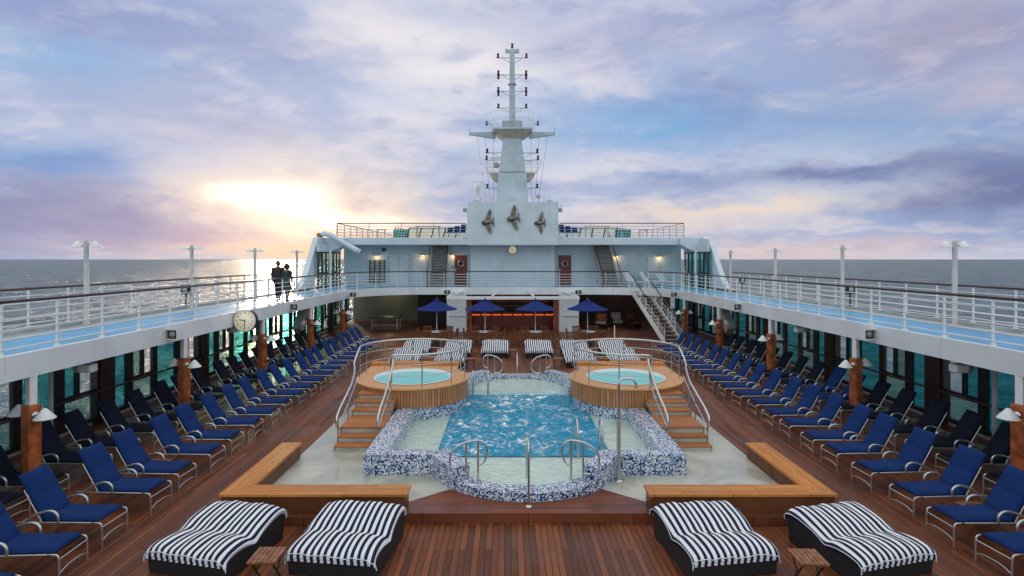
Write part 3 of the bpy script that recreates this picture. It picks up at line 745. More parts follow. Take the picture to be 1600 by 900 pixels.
# slanted white fins at the ship's sides
for s_ in (-1, 1):
    rt = thing('side_fin', 'tall slanted white fin rising at the end of the %s promenade' % SIDE[s_], 'fin', (s_ * 12.4, 33, 2.88))
    prof = [(31.6, 2.99), (32.5, 3.12), (33.1, 3.5), (33.7, 4.1), (35.3, 6.05), (35.6, 6.16), (38.9, 6.16), (38.9, 5.3), (36.35, 5.25), (35.2, 3.8), (34.7, 3.3), (34.6, 2.99)]
    b = MB().extrude([(0 - .16, y - 33, z - 2.88) for y, z in prof], (.32, 0, 0))
    b.build('fin_plate', 'white_wall', rt, bevel=.03)
    q = -s_
    b = MB().extrude([(q * .165, 3.6, 3.27), (q * 1.49, 3.6, 3.27), (q * 1.49, 3.6, 2.82), (q * 1.1, 3.6, 2.6), (q * .6, 3.6, 2.36), (q * .165, 3.6, 2.36)], (0, 1.2, 0))
    b.build('fin_bracket', 'white_wall', rt, bevel=.02)
    # glazed side screen behind the fin
    g_ = thing('glass_screen', 'glazed windbreak with dark mullions behind the %s fin' % SIDE[s_], 'windbreak', (s_ * 12.0, 34.6, 2.9))
    f = MB()
    for i in range(7): f.box(-.04, i * .75 + .02, 0, .04, i * .75 + .11, 2.22)
    f.box(-.052, 0, 2.22, .052, 4.63, 2.32); f.box(-.048, .13, .9, .048, 4.5, 1.02)
    f.build('frame', 'frame_dark', g_)
    MB().box(-.06, 0, 2.322, .06, 4.63, 2.78).build('lintel', 'white_wall', g_)
    for i in range(6): MB().box(-.01, i * .75 + .13, .02, .01, (i + 1) * .75, 2.22).build('pane', 'green_glass' if s_ < 0 else 'teal_glass', g_)
    MB().lathe([(.07, 0), (.07, 2.45)], (-s_ * .35, 1.3, 0), 12).build('post', 'lamp_white', g_)
# crane boom on the left
rt = thing('crane_boom', 'white tubular crane boom resting across the left fin', 'crane', (-12.35, 36.2, 6.2))
MB().tube([(0, 0, .12), (.25, 0, .2), (.6, 0, .1), (2.45, .2, -1.0)], [.15, .17, .17, .19], 16).build('boom', 'white_wall', rt)
MB().lathe([(.21, 0), (.21, .08)], (2.3, .18, -.92), 16, 0, True, (1, .05, -.6)).build('collar', 'grey_paint', rt)
MB().lathe([(.13, 0), (.17, .06), (.16, .30)], (-.22, 0, .06), 16, 0, True, (1, 0, .2)).build('end_cap', 'orange_wood', rt)

# top deck railings
def top_rail(label, pts, sp=2.0): return railing(label, pts, 6.17, spacing=sp, h=.95, nbars=4, top='mahogany', body='beige_paint', r=.014, tr=.03)
top_rail('brown railing on the roof left of the fish sculptures', [(-3.1, 37.15), (-11.6, 37.15)], 1.9)
top_rail('brown railing on the roof right of the fish sculptures', [(3.1, 37.15), (11.3, 37.15)], 1.9)
top_rail('long brown side railing on the roof, left edge', [(-11.6, 37.25), (-11.6, 55)], 1.6)
top_rail('long brown side railing on the roof, right edge', [(11.3, 37.25), (11.3, 55)], 1.6)
rel(MB().box(-11.75, 36.95, 5.95, -10.905, 57, 6.168)).build('roof_edge', 'white_wall', sup)
rel(MB().box(10.905, 36.95, 5.95, 11.75, 57, 6.168)).build('roof_edge', 'white_wall', sup)
# angled glass screens on the roof
for s_ in (-1, 1):
    rt = thing('roof_windbreak', 'low leaning glass windbreak on the roof, %s of the mast' % SIDE[s_], 'windbreak', (s_ * 5.6, 42.5, 6.17))
    f = MB(); n = 5
    for i in range(n + 1): f.beam((-2.3 + i * .92 - .12, 0, 0), (-2.3 + i * .92 + .12, .3, .95), .07, .07)
    f.beam((-2.2, .3, .95), (2.45, .3, .95), .06, .06)
    f.build('frame', 'frame_dark', rt)
    for i in range(n):
        x0 = -2.3 + i * .92
        MB().add([(x0 - .1, 0, .02), (x0 + .8, 0, .02), (x0 + 1.04, .3, .93), (x0 + .14, .3, .93)], [(0, 1, 2, 3)]).build('pane', 'green_glass', rt)
    rt = thing('roof_grille', 'dark lattice screen on the roof, %s of the mast' % SIDE[s_], 'screen', (s_ * 8.35, 42.3, 6.17))
    f = MB()
    for i in range(6): f.beam((-.55 + i * .2, 0, 0), (-.4 + i * .2, .1, 1.02 - .05 * i), .04, .04)
    for i in range(5): f.beam((-.55, 0, .12 + i * .2), (.55, 0, .12 + i * .17), .03, .03)
    f.build('lattice', 'frame_dark', rt); MB().box(-.6, .12, 0, .6, .15, .8).build('panel', 'teal_glass', rt)
    # tables with light frames
    tt = thing('roof_table', 'pale slatted table on the roof, %s of the mast' % SIDE[s_], 'table', (s_ * 5.9, 39.4, 6.17))
    MB().box(-.9, -.3, .86, .9, .3, .90).build('tabletop', 'beige_paint', tt)
    for a in (-.8, .8):
        for c_ in (-.25, .25): MB().beam((a, c_, 0), (a * .94, c_, .86), .05, .05).build('leg', 'beige_paint', tt)
    t3 = thing('small_roof_table', 'small pale bar table at the outer %s corner of the roof' % SIDE[s_], 'table', (s_ * 9.4, 40.4, 6.17))
    MB().box(-.35, -.25, .66, .35, .25, .70).build('tabletop', 'beige_paint', t3)
    for a in (-.25, .25): MB().beam((a, 0, 0), (a, 0, .66), .06, .06).build('leg', 'beige_paint', t3)
    # stacked navy chairs
    for j in range(3):
        ch = thing('stacked_chair', '%s navy folding chair standing on the roof beside the white block, %s side' % (('inner', 'middle', 'outer')[j], SIDE[s_]), 'chair', (s_ * (3.45 + j * .45), 38.6, 6.17), R(12 * s_), group='navy chairs on the roof')
        MB().box(-.2, -.25, .38, .2, .22, .45).build('seat', 'navy', ch, bevel=.02)
        MB().beam((0, .2, .42), (0, .42, .98 - .1 * j), .40, .06, up=(0, 1, 0)).build('backrest', 'navy', ch, bevel=.02)
        for a in (-.18, .18): MB().tube([(a, -.22, .4), (a, -.24, 0)], .015, 6).build('leg', 'alu', ch); MB().tube([(a, .2, .4), (a, .26, 0)], .015, 6).build('leg', 'alu', ch)

# ------------------------------------------------------------------ winged fish sculptures on the block
def fish(cx, cz, sc, label, tilt):
    rt = thing('winged_fish', label, 'sculpture', (cx, 36.80, cz), group='winged fish sculptures')
    rt.scale = (sc, sc, sc); rt.rotation_euler = (0, R(tilt), 0)
    # body along x, head at -x, domed
    b = MB(); n = 12; pts = [(-.33, .0, .02), (-.30, .07, .05), (-.22, .14, .10), (-.08, .17, .13), (.08, .13, .11), (.2, .07, .07), (.30, .03, .04)]
    vs = []
    for (x_, hw, dp) in pts:
        for j in range(n):
            a = 2 * math.pi * j / n; vs.append((x_, -.06 - dp * math.sin(a) * .8, hw * math.cos(a)))
    fs = [(i * n + j, i * n + (j + 1) % n, (i + 1) * n + (j + 1) % n, (i + 1) * n + j) for i in range(len(pts) - 1) for j in range(n)]
    b.add(vs, fs + [tuple(range(n))[::-1], tuple(range((len(pts) - 1) * n, len(pts) * n))], 0, True).build('body', 'bronze', rt)
    def plate(name, poly, th=.03, lift=-.06):
        P = smooth_path([(p[0], lift, p[1]) for p in poly] , 1)
        MB().extrude(P, (0, th, 0)).build(name, 'bronze', rt, bevel=.008)
    plate('wing', [(-.10, .08), (.02, .42), (.14, .66), (.24, .78), (.30, .72), (.32, .50), (.27, .30), (.16, .10), (.05, .02)])
    plate('wing', [(-.10, -.08), (-.06, -.30), (.03, -.55), (.12, -.72), (.18, -.70), (.22, -.48), (.20, -.26), (.14, -.08), (.05, -.02)])
    plate('tail', [(.22, .0), (.32, .12), (.40, .30), (.44, .28), (.42, .10), (.40, .0), (.42, -.10), (.44, -.30), (.38, -.28), (.30, -.12)])
    MB().lathe([(.035, 0), (.03, .02), (.001, .03)], (-.24, -.16, .03), 12, 0, True, (0, -1, 0)).build('eye', 'black', rt)
fish(-1.68, 7.15, 1.10, 'left bronze fish sculpture with spread wings, lowest head, on the white block', -6)
fish(-.02, 7.40, 1.14, 'middle bronze winged fish sculpture, highest on the white block', -10)
fish(1.72, 7.10, .98, 'right bronze winged fish sculpture, smallest, on the white block', -2)

# ------------------------------------------------------------------ mast
rt = thing('ship_mast', 'tall grey ship mast with crossarms and lamps behind the white block', 'mast', (0, 40.6, 6.17))
o = Vector((0, 40.6, 6.17)); sc = 880 / 40.6
def zz(py): return 4.75 + (405 - py) / sc - 6.17
b = MB()
def frus(b, z0, w0, d0, z1, w1, d1):
    vs = [(-w0, -d0, z0), (w0, -d0, z0), (w0, d0, z0), (-w0, d0, z0), (-w1, -d1, z1), (w1, -d1, z1), (w1, d1, z1), (-w1, d1, z1)]
    return b.add(vs, [(0, 3, 2, 1), (4, 5, 6, 7), (0, 1, 5, 4), (1, 2, 6, 5), (2, 3, 7, 6), (3, 0, 4, 7)])
frus(b, 0, 1.25, 1.0, zz(272), 1.0, .8); frus(b, zz(271.5), .97, .8, zz(216), .62, .6)
b.build('tower', 'mast_paint', rt, bevel=.06)
frus(MB(), zz(219), .62, .62, zz(207), 1.35, 1.0).build('platform_bracket', 'beige_paint', rt)
MB().box(-1.42, -1.05, zz(207), 1.42, 1.05, zz(204)).build('platform', 'mast_paint', rt, bevel=.03)
for q in (-1, 1):
    b = MB(); b.extrude([(q * 1.2, -.2, zz(217)), (q * 3.0, -.2, zz(211)), (q * 3.0, -.2, zz(207)), (q * 1.2, -.2, zz(206.5))], (0, .4, 0)); b.build('crossarm', 'mast_paint', rt, bevel=.03)
    MB().box(q * 3.02, -.06, zz(213), q * 3.1, .06, zz(201)).build('arm_end', 'mast_paint', rt)
    b = MB(); b.extrude([(q * .95, -.5, zz(285)), (q * .95, -.5, zz(271)), (q * 1.6, -.5, zz(271)), (q * 1.6, -.5, zz(275)), (q * 1.25, -.5, zz(284))], (0, 1.0, 0)); b.build('lower_platform', 'beige_paint', rt)
    for yy in (-.45, .45):
        b = MB(); b.tube([(q * 1.6, yy, zz(272)), (q * 1.95, yy, zz(262)), (q * 2.1, yy, zz(250))], .035, 6)
        for k in (254, 260, 266): b.tube([(q * 1.0, yy, zz(k)), (q * (2.06 - (k - 250) * .02), yy, zz(k))], .018, 5)
        b.build('lower_guard_rail', 'lamp_white', rt)
    for yy in (-.9, .9):
        b = MB(); b.tube([(q * 1.35, yy, zz(204)), (q * 2.0, yy, zz(187))], .025, 6); b.tube([(q * .8, yy, zz(204)), (q * 1.25, yy, zz(178)), (q * 2.0, yy, zz(187))], .025, 6)
        b.tube([(q * .0, yy, zz(178)), (q * 1.25, yy, zz(178))], .022, 6); b.tube([(q * .0, yy, zz(191)), (q * 1.2, yy, zz(191)), (q * 1.7, yy, zz(196))], .018, 6)
        b.tube([(q * 1.0, yy, zz(204)), (q * 1.5, yy, zz(181))], .02, 6)
        b.build('guard_rail', 'lamp_white', rt)
    MB().tube([(q * 1.9, -.9, zz(196)), (q * 1.4, -.9, zz(200))], .03, 6).build('lamp_bracket', 'mast_paint', rt)
MB().box(-.72, -.5, zz(204), .72, .3, zz(191)).build('equipment_box', 'grey_paint', rt); MB().box(-.68, -.46, zz(203.9), .68, .26, zz(192)).build('equipment_panel', 'mast_paint', rt)
MB().lathe([(.23, zz(204)), (.20, zz(140)), (.17, zz(82)), (.10, zz(76)), (.001, zz(75))], (0, 0, 0), 18).build('pole', 'mast_paint', rt)
b = MB(); b.extrude([(-.5, -.1, zz(82)), (-.5, -.1, zz(77)), (-.42, -.1, zz(77)), (-.15, -.1, zz(78)), (.15, -.1, zz(78)), (.42, -.1, zz(77)), (.5, -.1, zz(77)), (.5, -.1, zz(82)), (.15, -.1, zz(83)), (-.15, -.1, zz(83))], (0, .2, 0)); b.build('masthead', 'mast_paint', rt)
MB().lathe([(.30, zz(131)), (.30, zz(133))], (0, 0, 0), 18).build('ring', 'grey_paint', rt)
def nav(x_, z_, up=True):
    s1 = 1 if up else -1
    b = MB().lathe([(.07, 0), (.11, .03 * s1), (.11, .05 * s1), (.075, .07 * s1), (.075, .25 * s1), (.10, .27 * s1), (.10, .30 * s1), (.001, .31 * s1)], (x_, 0, z_), 10)
    return b
nav(0, zz(75)).build('mast_lamp', 'frame_dark', rt)
for py, hl, both in ((90.5, 1.02, 0), (117, 1.0, 1), (143, 1.0, 1), (169, 1.0, 0)):
    for q in (-1, 1):
        b = MB().tube([(q * .15, 0, zz(py)), (q * (hl + .12), 0, zz(py))], .03, 6); b.tube([(q * .15, 0, zz(py + 8)), (q * .75, 0, zz(py))], .02, 6); b.build('yard', 'mast_paint', rt)
        nav(q * hl, zz(py)).build('mast_lamp', 'frame_dark', rt)
        if both: nav(q * hl, zz(py), False).build('mast_lamp', 'frame_dark', rt)
for py, hl in ((239, 1.8), (250, 1.85), (294, 1.8)):
    for q in (-1, 1):
        b = MB().tube([(q * .7, 0, zz(py)), (q * (hl + .12), 0, zz(py))], .035, 6); b.tube([(q * .9, 0, zz(py + 7)), (q * 1.5, 0, zz(py))], .02, 6); b.build('yard', 'mast_paint', rt)
        nav(q * hl, zz(py)).build('mast_lamp', 'frame_dark', rt)
for q in (-1, 1): nav(q * 1.85, zz(196)).build('mast_lamp', 'frame_dark', rt)
MB().lathe([(.001, 0), (.18, .06), (.24, .2), (.18, .34), (.001, .42)], (-1.15, -.1, zz(263)), 14).build('radar_dome', 'beige_paint', rt)
MB().tube([(-1.6, -.1, zz(247)), (-.7, -.1, zz(247))], .06, 8).build('radar_bar', 'lamp_white', rt)
MB().tube([(1.5, -.1, zz(251)), (.7, -.1, zz(251))], .06, 8).build('radar_bar', 'lamp_white', rt)
for q in (-1, 1):
    for xa, xb in ((2.55, 1.85), (1.95, 1.6), (1.35, 1.35)): MB().tube([(q * xa, 0, zz(212)), (q * xb, -.6, zz(316))], .010, 5).build('stay_wire', 'frame_dark', rt)
# fittings on top of the block
rt = thing('vent_pipe', 'white T-shaped vent pipe standing on the left end of the white block', 'vent', (-2.35, 38.5, 8.5))
MB().lathe([(.14, 0), (.13, 1.0), (.19, 1.02), (.19, 1.45), (.15, 1.5)], (0, 0, 0), 14).build('pipe', 'lamp_white', rt)
MB().box(-.48, -.1, 1.5, .45, .1, 1.6).build('cap', 'lamp_white', rt, bevel=.02)
rt = thing('satellite_dome', 'small beige satellite dome on a pole at the right end of the white block', 'antenna', (1.75, 38.5, 8.5))
MB().tube([(0, 0, 0), (0, 0, .45)], .03, 6).build('pole', 'lamp_white', rt); MB().lathe([(.001, .40), (.13, .44), (.17, .54), (.13, .64), (.001, .68)], (0, 0, 0), 12).build('dome', 'beige_paint', rt)
for q in (-1, 1):
    rt = thing('block_floodlight', 'floodlight fixed to the upper %s corner of the white block' % SIDE[q], 'floodlight', (q * 3.02, 37.3, 8.0))
    MB().box(q * .02, -.14, -.12, q * .26, .14, .12).build('housing', 'beige_paint', rt, bevel=.03); MB().beam((-q * .2, 0, 0), (q * .05, 0, .02), .05, .05).build('bracket', 'frame_dark', rt)
    MB().tube([(q * .1, 0, .1), (q * .16, 0, .3), (q * .3, 0, .34)], .02, 6).build('hood_arm', 'grey_paint', rt)
    rt = thing('roof_box', 'grey equipment box on top of the white block, %s side' % SIDE[q], 'box', (q * 2.45, 37.5, 8.5))
    MB().box(-.2, -.15, 0, .2, .15, .16).build('case', 'grey_paint', rt, bevel=.03); MB().box(-.12, -.1, .16, .12, .1, .2).build('lid', 'grey_paint', rt)
    rt = thing('block_railing', 'low pipe rail on top of the white block, %s of the mast' % SIDE[q], 'railing', (q * 1.35, 38.4, 8.5))
    b = MB().tube([(0, 0, .4), (q * .85, 0, .4)], .02, 6)
    b.build('top_rail', 'lamp_white', rt)
    for a in (.05, .45, .8): MB().tube([(q * a, 0, 0), (q * a, 0, .5)], .022, 6).build('post', 'beige_paint', rt)

# ------------------------------------------------------------------ lower deck recess, bar and pillars
b = MB(); b.box(-12.25, 43.5, .002, -7.0, 43.7, 2.61); ob = b.build('recess_wall', 'green_wall'); tag(ob, 'dim greenish back wall of the covered deck on the left', 'wall')
b = MB(); b.box(4.4, 43.5, .002, 12.25, 43.7, 2.61); ob = b.build('recess_wall', 'dark_wood'); tag(ob, 'dark wood back wall of the covered deck on the right', 'wall')
b = MB(); b.box(-6.998, 42.0, .002, -4.4, 42.2, 2.61); ob = b.build('recess_wall', 'dark_wood'); tag(ob, 'dark wood wall panel left of the bar with a doorway', 'wall')
for i, (lx, e_) in enumerate(((-9.2, 16), (8.2, 9))):
    pl = bpy.data.lights.new('ceiling_lamp_light', 'POINT'); po = bpy.data.objects.new('ceiling_lamp_light', pl); COL.objects.link(po)
    pl.energy = e_; pl.color = (1, .80, .50) if i == 0 else (1, .6, .4); pl.shadow_soft_size = .2; po.location = (lx, 42.2, 2.3)
for i in range(2):
    lx = (-9.2, 8.2)[i]
    rt = thing('ceiling_lamp', ('warm', 'dim')[i] + ' round ceiling lamp in the covered deck on the %s' % ('left', 'right')[i], 'lamp', (lx, 42.2, 2.5))
    MB().lathe([(.14, 0), (.14, .11)], (0, 0, 0), 16).build('housing', 'lamp_white', rt); MB().lathe([(.11, -.004), (.11, .004)], (0, 0, 0), 16).build('bulb', 'bulb', rt)
for q in (-1, 1):
    rt = thing('white_pillar', 'broad white pillar on the %s of the bar' % SIDE[q], 'pillar', (q * 3.68, 37.2, 0))
    MB().box(-.64, -.4, 0, .64, .4, 2.60).build('shaft', 'white_paint', rt, bevel=.02); MB().box(-.45, -.47, 1.02, .66, -.42, 1.06).build('shelf', 'grey_paint', rt)
    b = MB().box(q * 3.3 - q * .12, 38, .002, q * 3.3, 42, 2.61) if False else None
bar = thing('bar', 'dark wooden bar with bottle shelves and glowing orange counter edge', 'bar', (0, 39, 0))
MB().box(-4.3, 3.2, 0, 4.3, 3.4, 2.60).build('back_wall', 'dark_wood', bar)
MB().box(-3.0, .0, 0, 3.0, .6, 1.02).build('counter', 'red_door', bar, bevel=.01); MB().box(-3.02, -.08, 1.02, 3.02, .7, 1.08).build('countertop', 'dark_wood', bar, bevel=.01)
for i in range(8): MB().box(-2.85 + i * .73, -.03, .86, -2.85 + i * .73 + .62, -.004, .95).build('light_strip', 'bar_glow', bar)
for q in (-1, 1): MB().box(q * 3.03, -1.4, 0, q * 2.72, -1.2, 2.60).build('door_jamb', 'orange_wood', bar); MB().box(q * 3.02, -1.2, 0, q * 3.12, 3.2, 2.60).build('side_wall', 'dark_wood', bar)
for z_ in (1.25, 1.6, 1.95): MB().box(-2.9, 2.75, z_, 2.9, 3.15, z_ + .03).build('shelf', 'orange_wood', bar)
pl = bpy.data.lights.new('bar_light', 'AREA'); po = bpy.data.objects.new('bar_light', pl); COL.objects.link(po); pl.shape = 'RECTANGLE'; pl.size = 5; pl.size_y = .2
pl.energy = 14; pl.color = (1, .55, .28); po.location = (0, 41.0, 2.55); po.rotation_euler = (R(25), 0, 0)
bt = None; k = 0
for z_ in (1.28, 1.63, 1.98):
    for i in range(15):
        x_ = -2.7 + i * .385 + rnd.uniform(-.06, .06); lab = 'bottle standing on the back shelves of the bar'
        if bt is None:
            bt = MB().lathe([(.04, 0), (.042, .17), (.015, .22), (.014, .28), (.001, .281)], (0, 0, 0), 8).build('bottle', 'bottle_glass', None, (x_, 41.85, z_)); tag(bt, lab, 'bottle', 'bottles on the bar shelves')
        else:
            q_ = bt.copy(); COL.objects.link(q_); q_.location = (x_, 41.85, z_); q_.scale = (1, 1, rnd.uniform(.75, 1.05))
# white awning over the bar front
rt = thing('awning', 'white awning on folding arms hung above the bar', 'awning', (0, 36.9, 2.5))
b = MB(); b.beam((-4.2, -1.35, -.22), (4.2, -1.35, -.22), .12, .17); b.build('front_bar', 'lamp_white', rt, bevel=.02)
MB().add([(-4.1, -.95, -.12), (4.1, -.95, -.12), (4.15, -1.29, -.16), (-4.15, -1.29, -.16), (-4.1, -.95, -.15), (4.1, -.95, -.15), (4.15, -1.29, -.19), (-4.15, -1.29, -.19)], [(0, 1, 2, 3), (7, 6, 5, 4), (0, 3, 7, 4), (1, 5, 6, 2)]).build('canopy', 'white_fabric', rt)
for xx, dx in ((-4.15, .9), (-1.35, .35), (1.35, -.35), (4.15, -.9)):
    b = MB(); b.beam((xx, -1.35, -.14), (xx + dx, -.03, .14), .09, .05); b.beam((xx, -1.35, -.14), (xx + dx * .35, -.03, .14), .05, .05); b.build('arm', 'lamp_white', rt)
# table tennis style table
rt = thing('games_table', 'dark topped games table with white legs in the covered deck on the left', 'table', (-8.7, 38.9, 0))
MB().box(-1.0, -.7, .74, 1.0, .7, .79).build('tabletop', 'frame_dark', rt, bevel=.01)
for a in (-.85, .85):
    for c_ in (-.55, .55): MB().box(a - .03, c_ - .03, 0, a + .03, c_ + .03, .74).build('leg', 'grey_paint', rt)
MB().box(-.82, -.57, .25, .82, -.53, .29).build('stretcher', 'grey_paint', rt)
for i, (x_, y_) in enumerate(((6.2, 39.3), (7.4, 39.8), (8.4, 39.0))):
    rt = thing('lounge_armchair', '%s padded armchair in the dark covered deck on the right' % ('left', 'middle', 'right')[i], 'armchair', (x_, y_, 0), R(-15 + 20 * i), group='armchairs in the covered deck')
    MB().box(-.35, -.35, .25, .35, .3, .45).build('seat', ('beige_paint', 'beige_paint', 'red_door')[i], rt, bevel=.05); MB().box(-.35, .3, .25, .35, .45, .95).build('backrest', ('orange_wood', 'beige_paint', 'red_door')[i], rt, bevel=.05)
    for a in (-1, 1): MB().box(a * .36, -.35, 0, a * .45, .44, .62).build('armrest', 'dark_wood', rt, bevel=.02)
rt = thing('stanchion', 'thin white stanchion on the deck in front of the staircase', 'stanchion', (6.0, 33.4, 0))
MB().lathe([(.12, 0), (.12, .02), (.03, .04), (.03, .8), (.001, .81)], (0, 0, 0), 12).build('pole', 'lamp_white', rt); MB().lathe([(.16, 0), (.16, .012)], (0, 0, 0), 12).build('base_plate', 'grey_paint', rt)

# ------------------------------------------------------------------ staircase to the promenade (right)
rt = thing('staircase', 'white open staircase with wooden treads from pool deck to right promenade', 'staircase', (9.05, 31.9, 0))
n = 15; H = 2.88; RUN = 4.85; XL = -.95; wdt = .92
def sp(u, lat, dz=0):
    # gently flattening path
    return Vector((XL * u + lat, RUN * u, H * u + dz))
for i in range(n):
    u = (i + .5) / n; p = sp(u, 0)
    MB().box(p.x - wdt / 2, p.y - .15, p.z + .06, p.x + wdt / 2, p.y + .15, p.z + .10).build('tread', 'tread', rt, bevel=.006)
for q in (-1, 1):
    a = sp(-.01, q * (wdt / 2 + .03)); c_ = sp(1.0, q * (wdt / 2 + .03))
    MB().beam(a, c_, .06, .28).build('stringer', 'lamp_white', rt)
    hr = MB().tube([sp(-.02, q * (wdt / 2 + .03), .0), sp(-.03, q * (wdt / 2 + .03), .8), sp(.01, q * (wdt / 2 + .03), .98), sp(1.0, q * (wdt / 2 + .03), 1.04)], .032, 8).build('handrail', 'mahogany' if True else '', rt)
    for k in range(3): MB().tube([sp(0, q * (wdt / 2 + .03), .25 + .22 * k), sp(1.0, q * (wdt / 2 + .03), .25 + .24 * k)], .016, 6).build('crossbar', 'lamp_white', rt)
    for k in range(7):
        u = k / 6; MB().beam(sp(u, q * (wdt / 2 + .03), .05), sp(u, q * (wdt / 2 + .03), 1.02), .05, .03).build('baluster', 'lamp_white', rt)
# white sunbeds by the wall on the right of the upper deck
for i, x_ in enumerate((8.05, 9.2, 10.3)):
    rt = thing('white_sunbed', '%s white reclining sunbed against the upper deck wall' % ('left', 'middle', 'right')[i], 'sunbed', (x_, 37.7, 2.9), R(200 + 8 * i), group='white sunbeds on the upper deck')
    MB().box(-.32, -.25, .32, .32, .85, .38).build('seat', 'white_fabric', rt, bevel=.02)
    MB().beam((0, -.25, .36), (0, -.75, .98), .62, .05, up=(0, 1, 0)).build('backrest', 'white_fabric', rt)
    for a in (-.28, .28):
        for c_ in (-.2, .75): MB().tube([(a, c_, .34), (a, c_ * 1.05, 0)], .02, 6).build('leg', 'lamp_white', rt)

# ------------------------------------------------------------------ pool platform
PF = .17
def mirror(p): return [(-x, y) for x, y in p[::-1]]
front_arc_o = arc(0, 12.7, 2.1, 270, 201.8, 20)                      # centre front to left
back_arc_o = arc(0, 19.55, 2.02, 180, 90, 20)
left_out = front_arc_o + [(-3.42, 11.92), (-3.42, 18.2), (-2.02, 18.2)] + back_arc_o
halfL = [(0, 10.2)] + left_out + [(0, 22.6), (-5.2, 22.6), (-5.2, 10.2)]
b = MB(); b.prism(halfL, 0.004, PF); b.prism(mirror(halfL), 0.004, PF)
structure(b.build('pool_surround', 'cream_floor'))
step_poly = [(-3.1, 10.19), (-2.22, 10.64), (-1.50, 11.22)] + arc(0, 12.7, 2.104, 225, 315, 18) + [(1.50, 11.22), (2.22, 10.64), (3.1, 10.19)]
b = MB(); b.prism(step_poly, PF + .001, PF + .006); b.box(-5.3, 10.14, .003, 5.3, 10.199, PF + .006)
structure(b.build('teak_step', 'teak_step'))

pool = thing('swimming_pool', 'mosaic walled pool with bright blue foaming water in the middle of deck', 'swimming pool', (0, 0, PF))
def pm(b, name, mt, bevel=0):
    b.v = [(x, y, z - PF) for x, y, z in b.v]; return b.build(name, mt, pool, bevel=bevel)
TH = .615
LP = arc(0, 12.7, 2.1, 201.8, 228, 10) + arc(0, 12.7, 1.7, 228, 195.7, 12) + [(-2.95, 12.24), (-2.95, 16.6), (-3.42, 16.6), (-3.42, 11.92)]
b = MB(); b.prism(LP, .1, TH); b.prism(mirror(LP), .1, TH); b.prism(arc(0, 12.7, 2.098, 228, 312, 26) + arc(0, 12.7, 1.702, 312, 228, 26), .1, .34)
BP = [(-2.02, 18.2)] + arc(0, 19.55, 2.02, 180, 128, 12) + arc(0, 19.55, 1.60, 128, 180, 12) + [(-1.60, 18.2)]
b.prism(BP, .1, TH); b.prism(mirror(BP), .1, TH); b.prism(arc(0, 19.55, 2.018, 128, 52, 20) + arc(0, 19.55, 1.602, 52, 128, 20), .1, .38)
pm(b, 'mosaic_wall', 'mosaic', .012)
led = [(0, 10.99)] + arc(0, 12.7, 1.71, 268, 196, 16) + [(-2.955, 12.23), (-2.955, 16.7), (-1.61, 18.3)] + arc(0, 19.55, 1.61, 180, 91, 16) + [(0, 21.16), (0, PY1), (PX0, PY1), (PX0 - .0, PY0), (0, PY0)]
b = MB()
for pc in ([(0, 10.99)] + arc(0, 12.7, 1.71, 268, 196, 16) + [(-2.955, 12.23), (-2.955, 12.75), (0, 12.75)],
           [(-2.0, 12.75), (-2.955, 12.75), (-2.955, 16.7), (-2.0, 17.85)],
           [(-1.62, 18.6)] + arc(0, 19.55, 1.61, 180, 91, 16) + [(0, 21.16), (0, 18.6)]):
    b.prism(pc, .02, .262); b.prism(mirror(pc), .02, .262)
pm(b, 'ledge', 'pool_ledge')
b = MB(); z0 = -1.3
b.add([(PX0, PY0, z0), (PX1, PY0, z0), (PX1, PY1, z0), (PX0, PY1, z0), (PX0, PY0, .258), (PX1, PY0, .258), (PX1, PY1, .258), (PX0, PY1, .258)], [(0, 1, 2, 3), (0, 4, 5, 1), (1, 5, 6, 2), (2, 6, 7, 3), (3, 7, 4, 0)])
pm(b, 'basin', 'pool_blue')
b = MB()
for i in (0, 1): b.box((PX0 if i else PX1 - .05), PY0, .264, (PX0 + .05 if i else PX1), PY1, .270)
pm(b, 'edge_tiles', 'navy')
wat = [(0, 11.0)] + arc(0, 12.7, 1.70, 269, 196, 18) + [(-2.952, 12.235), (-2.952, 16.7), (-1.605, 18.3)] + arc(0, 19.55, 1.605, 180, 91, 16)
poly = wat + mirror(wat)
b = MB(); b.sheet(poly, .29); b.keep = True; wo = pm(b, 'water', 'pool_water')

# ------------------------------------------------------------------ stainless hand rails of the pool
def hoop_rail(x_, y_, z_, q, label, sc=1.0):
    rt = thing('pool_handrail', label, 'handrail', (x_, y_, z_), group='looped steel handrails of the pool')
    r_ = .022
    # loop in the x-z plane: two posts, rounded loop on the side q
    pts = [(-.12, 0, 0), (-.12, 0, .68), (-.12, 0, .70)]
    loop = [(.12 * q, 0, 0), (.12 * q, 0, .62)]
    MB().tube([(-.12 * q, 0, 0), (-.12 * q, 0, .72)], r_, 8).build('post', 'steel', rt)
    MB().tube([(.12 * q, 0, 0), (.12 * q, 0, .76)], r_, 8).build('post', 'steel', rt)
    P = smooth_path([(.12 * q, 0, .28), (.26 * q, 0, .34), (.32 * q, 0, .60), (.22 * q, 0, .78), (.0, 0, .78), (-.30 * q, 0, .68), (-.46 * q, 0, .45), (-.42 * q, 0, .20), (-.28 * q, 0, .10), (-.12 * q, 0, .12)], 3)
    MB().tube(P, r_, 8).build('loop', 'steel', rt)
    for a in (-.12, .12): MB().lathe([(.05, 0), (.05, .012)], (a, 0, 0), 14).build('flange', 'steel', rt)
    rt.scale = (sc, sc, sc)
hoop_rail(-1.08, 11.28, .34, 1, 'looped steel handrail on the front pool edge, left one')
hoop_rail(1.02, 11.28, .34, -1, 'looped steel handrail on the front pool edge, right one')
hoop_rail(-.98, 21.1, .38, -1, 'looped steel handrail on the back pool edge, left one', 1.0)
hoop_rail(.98, 21.1, .38, 1, 'looped steel handrail on the back pool edge, right one', 1.0)
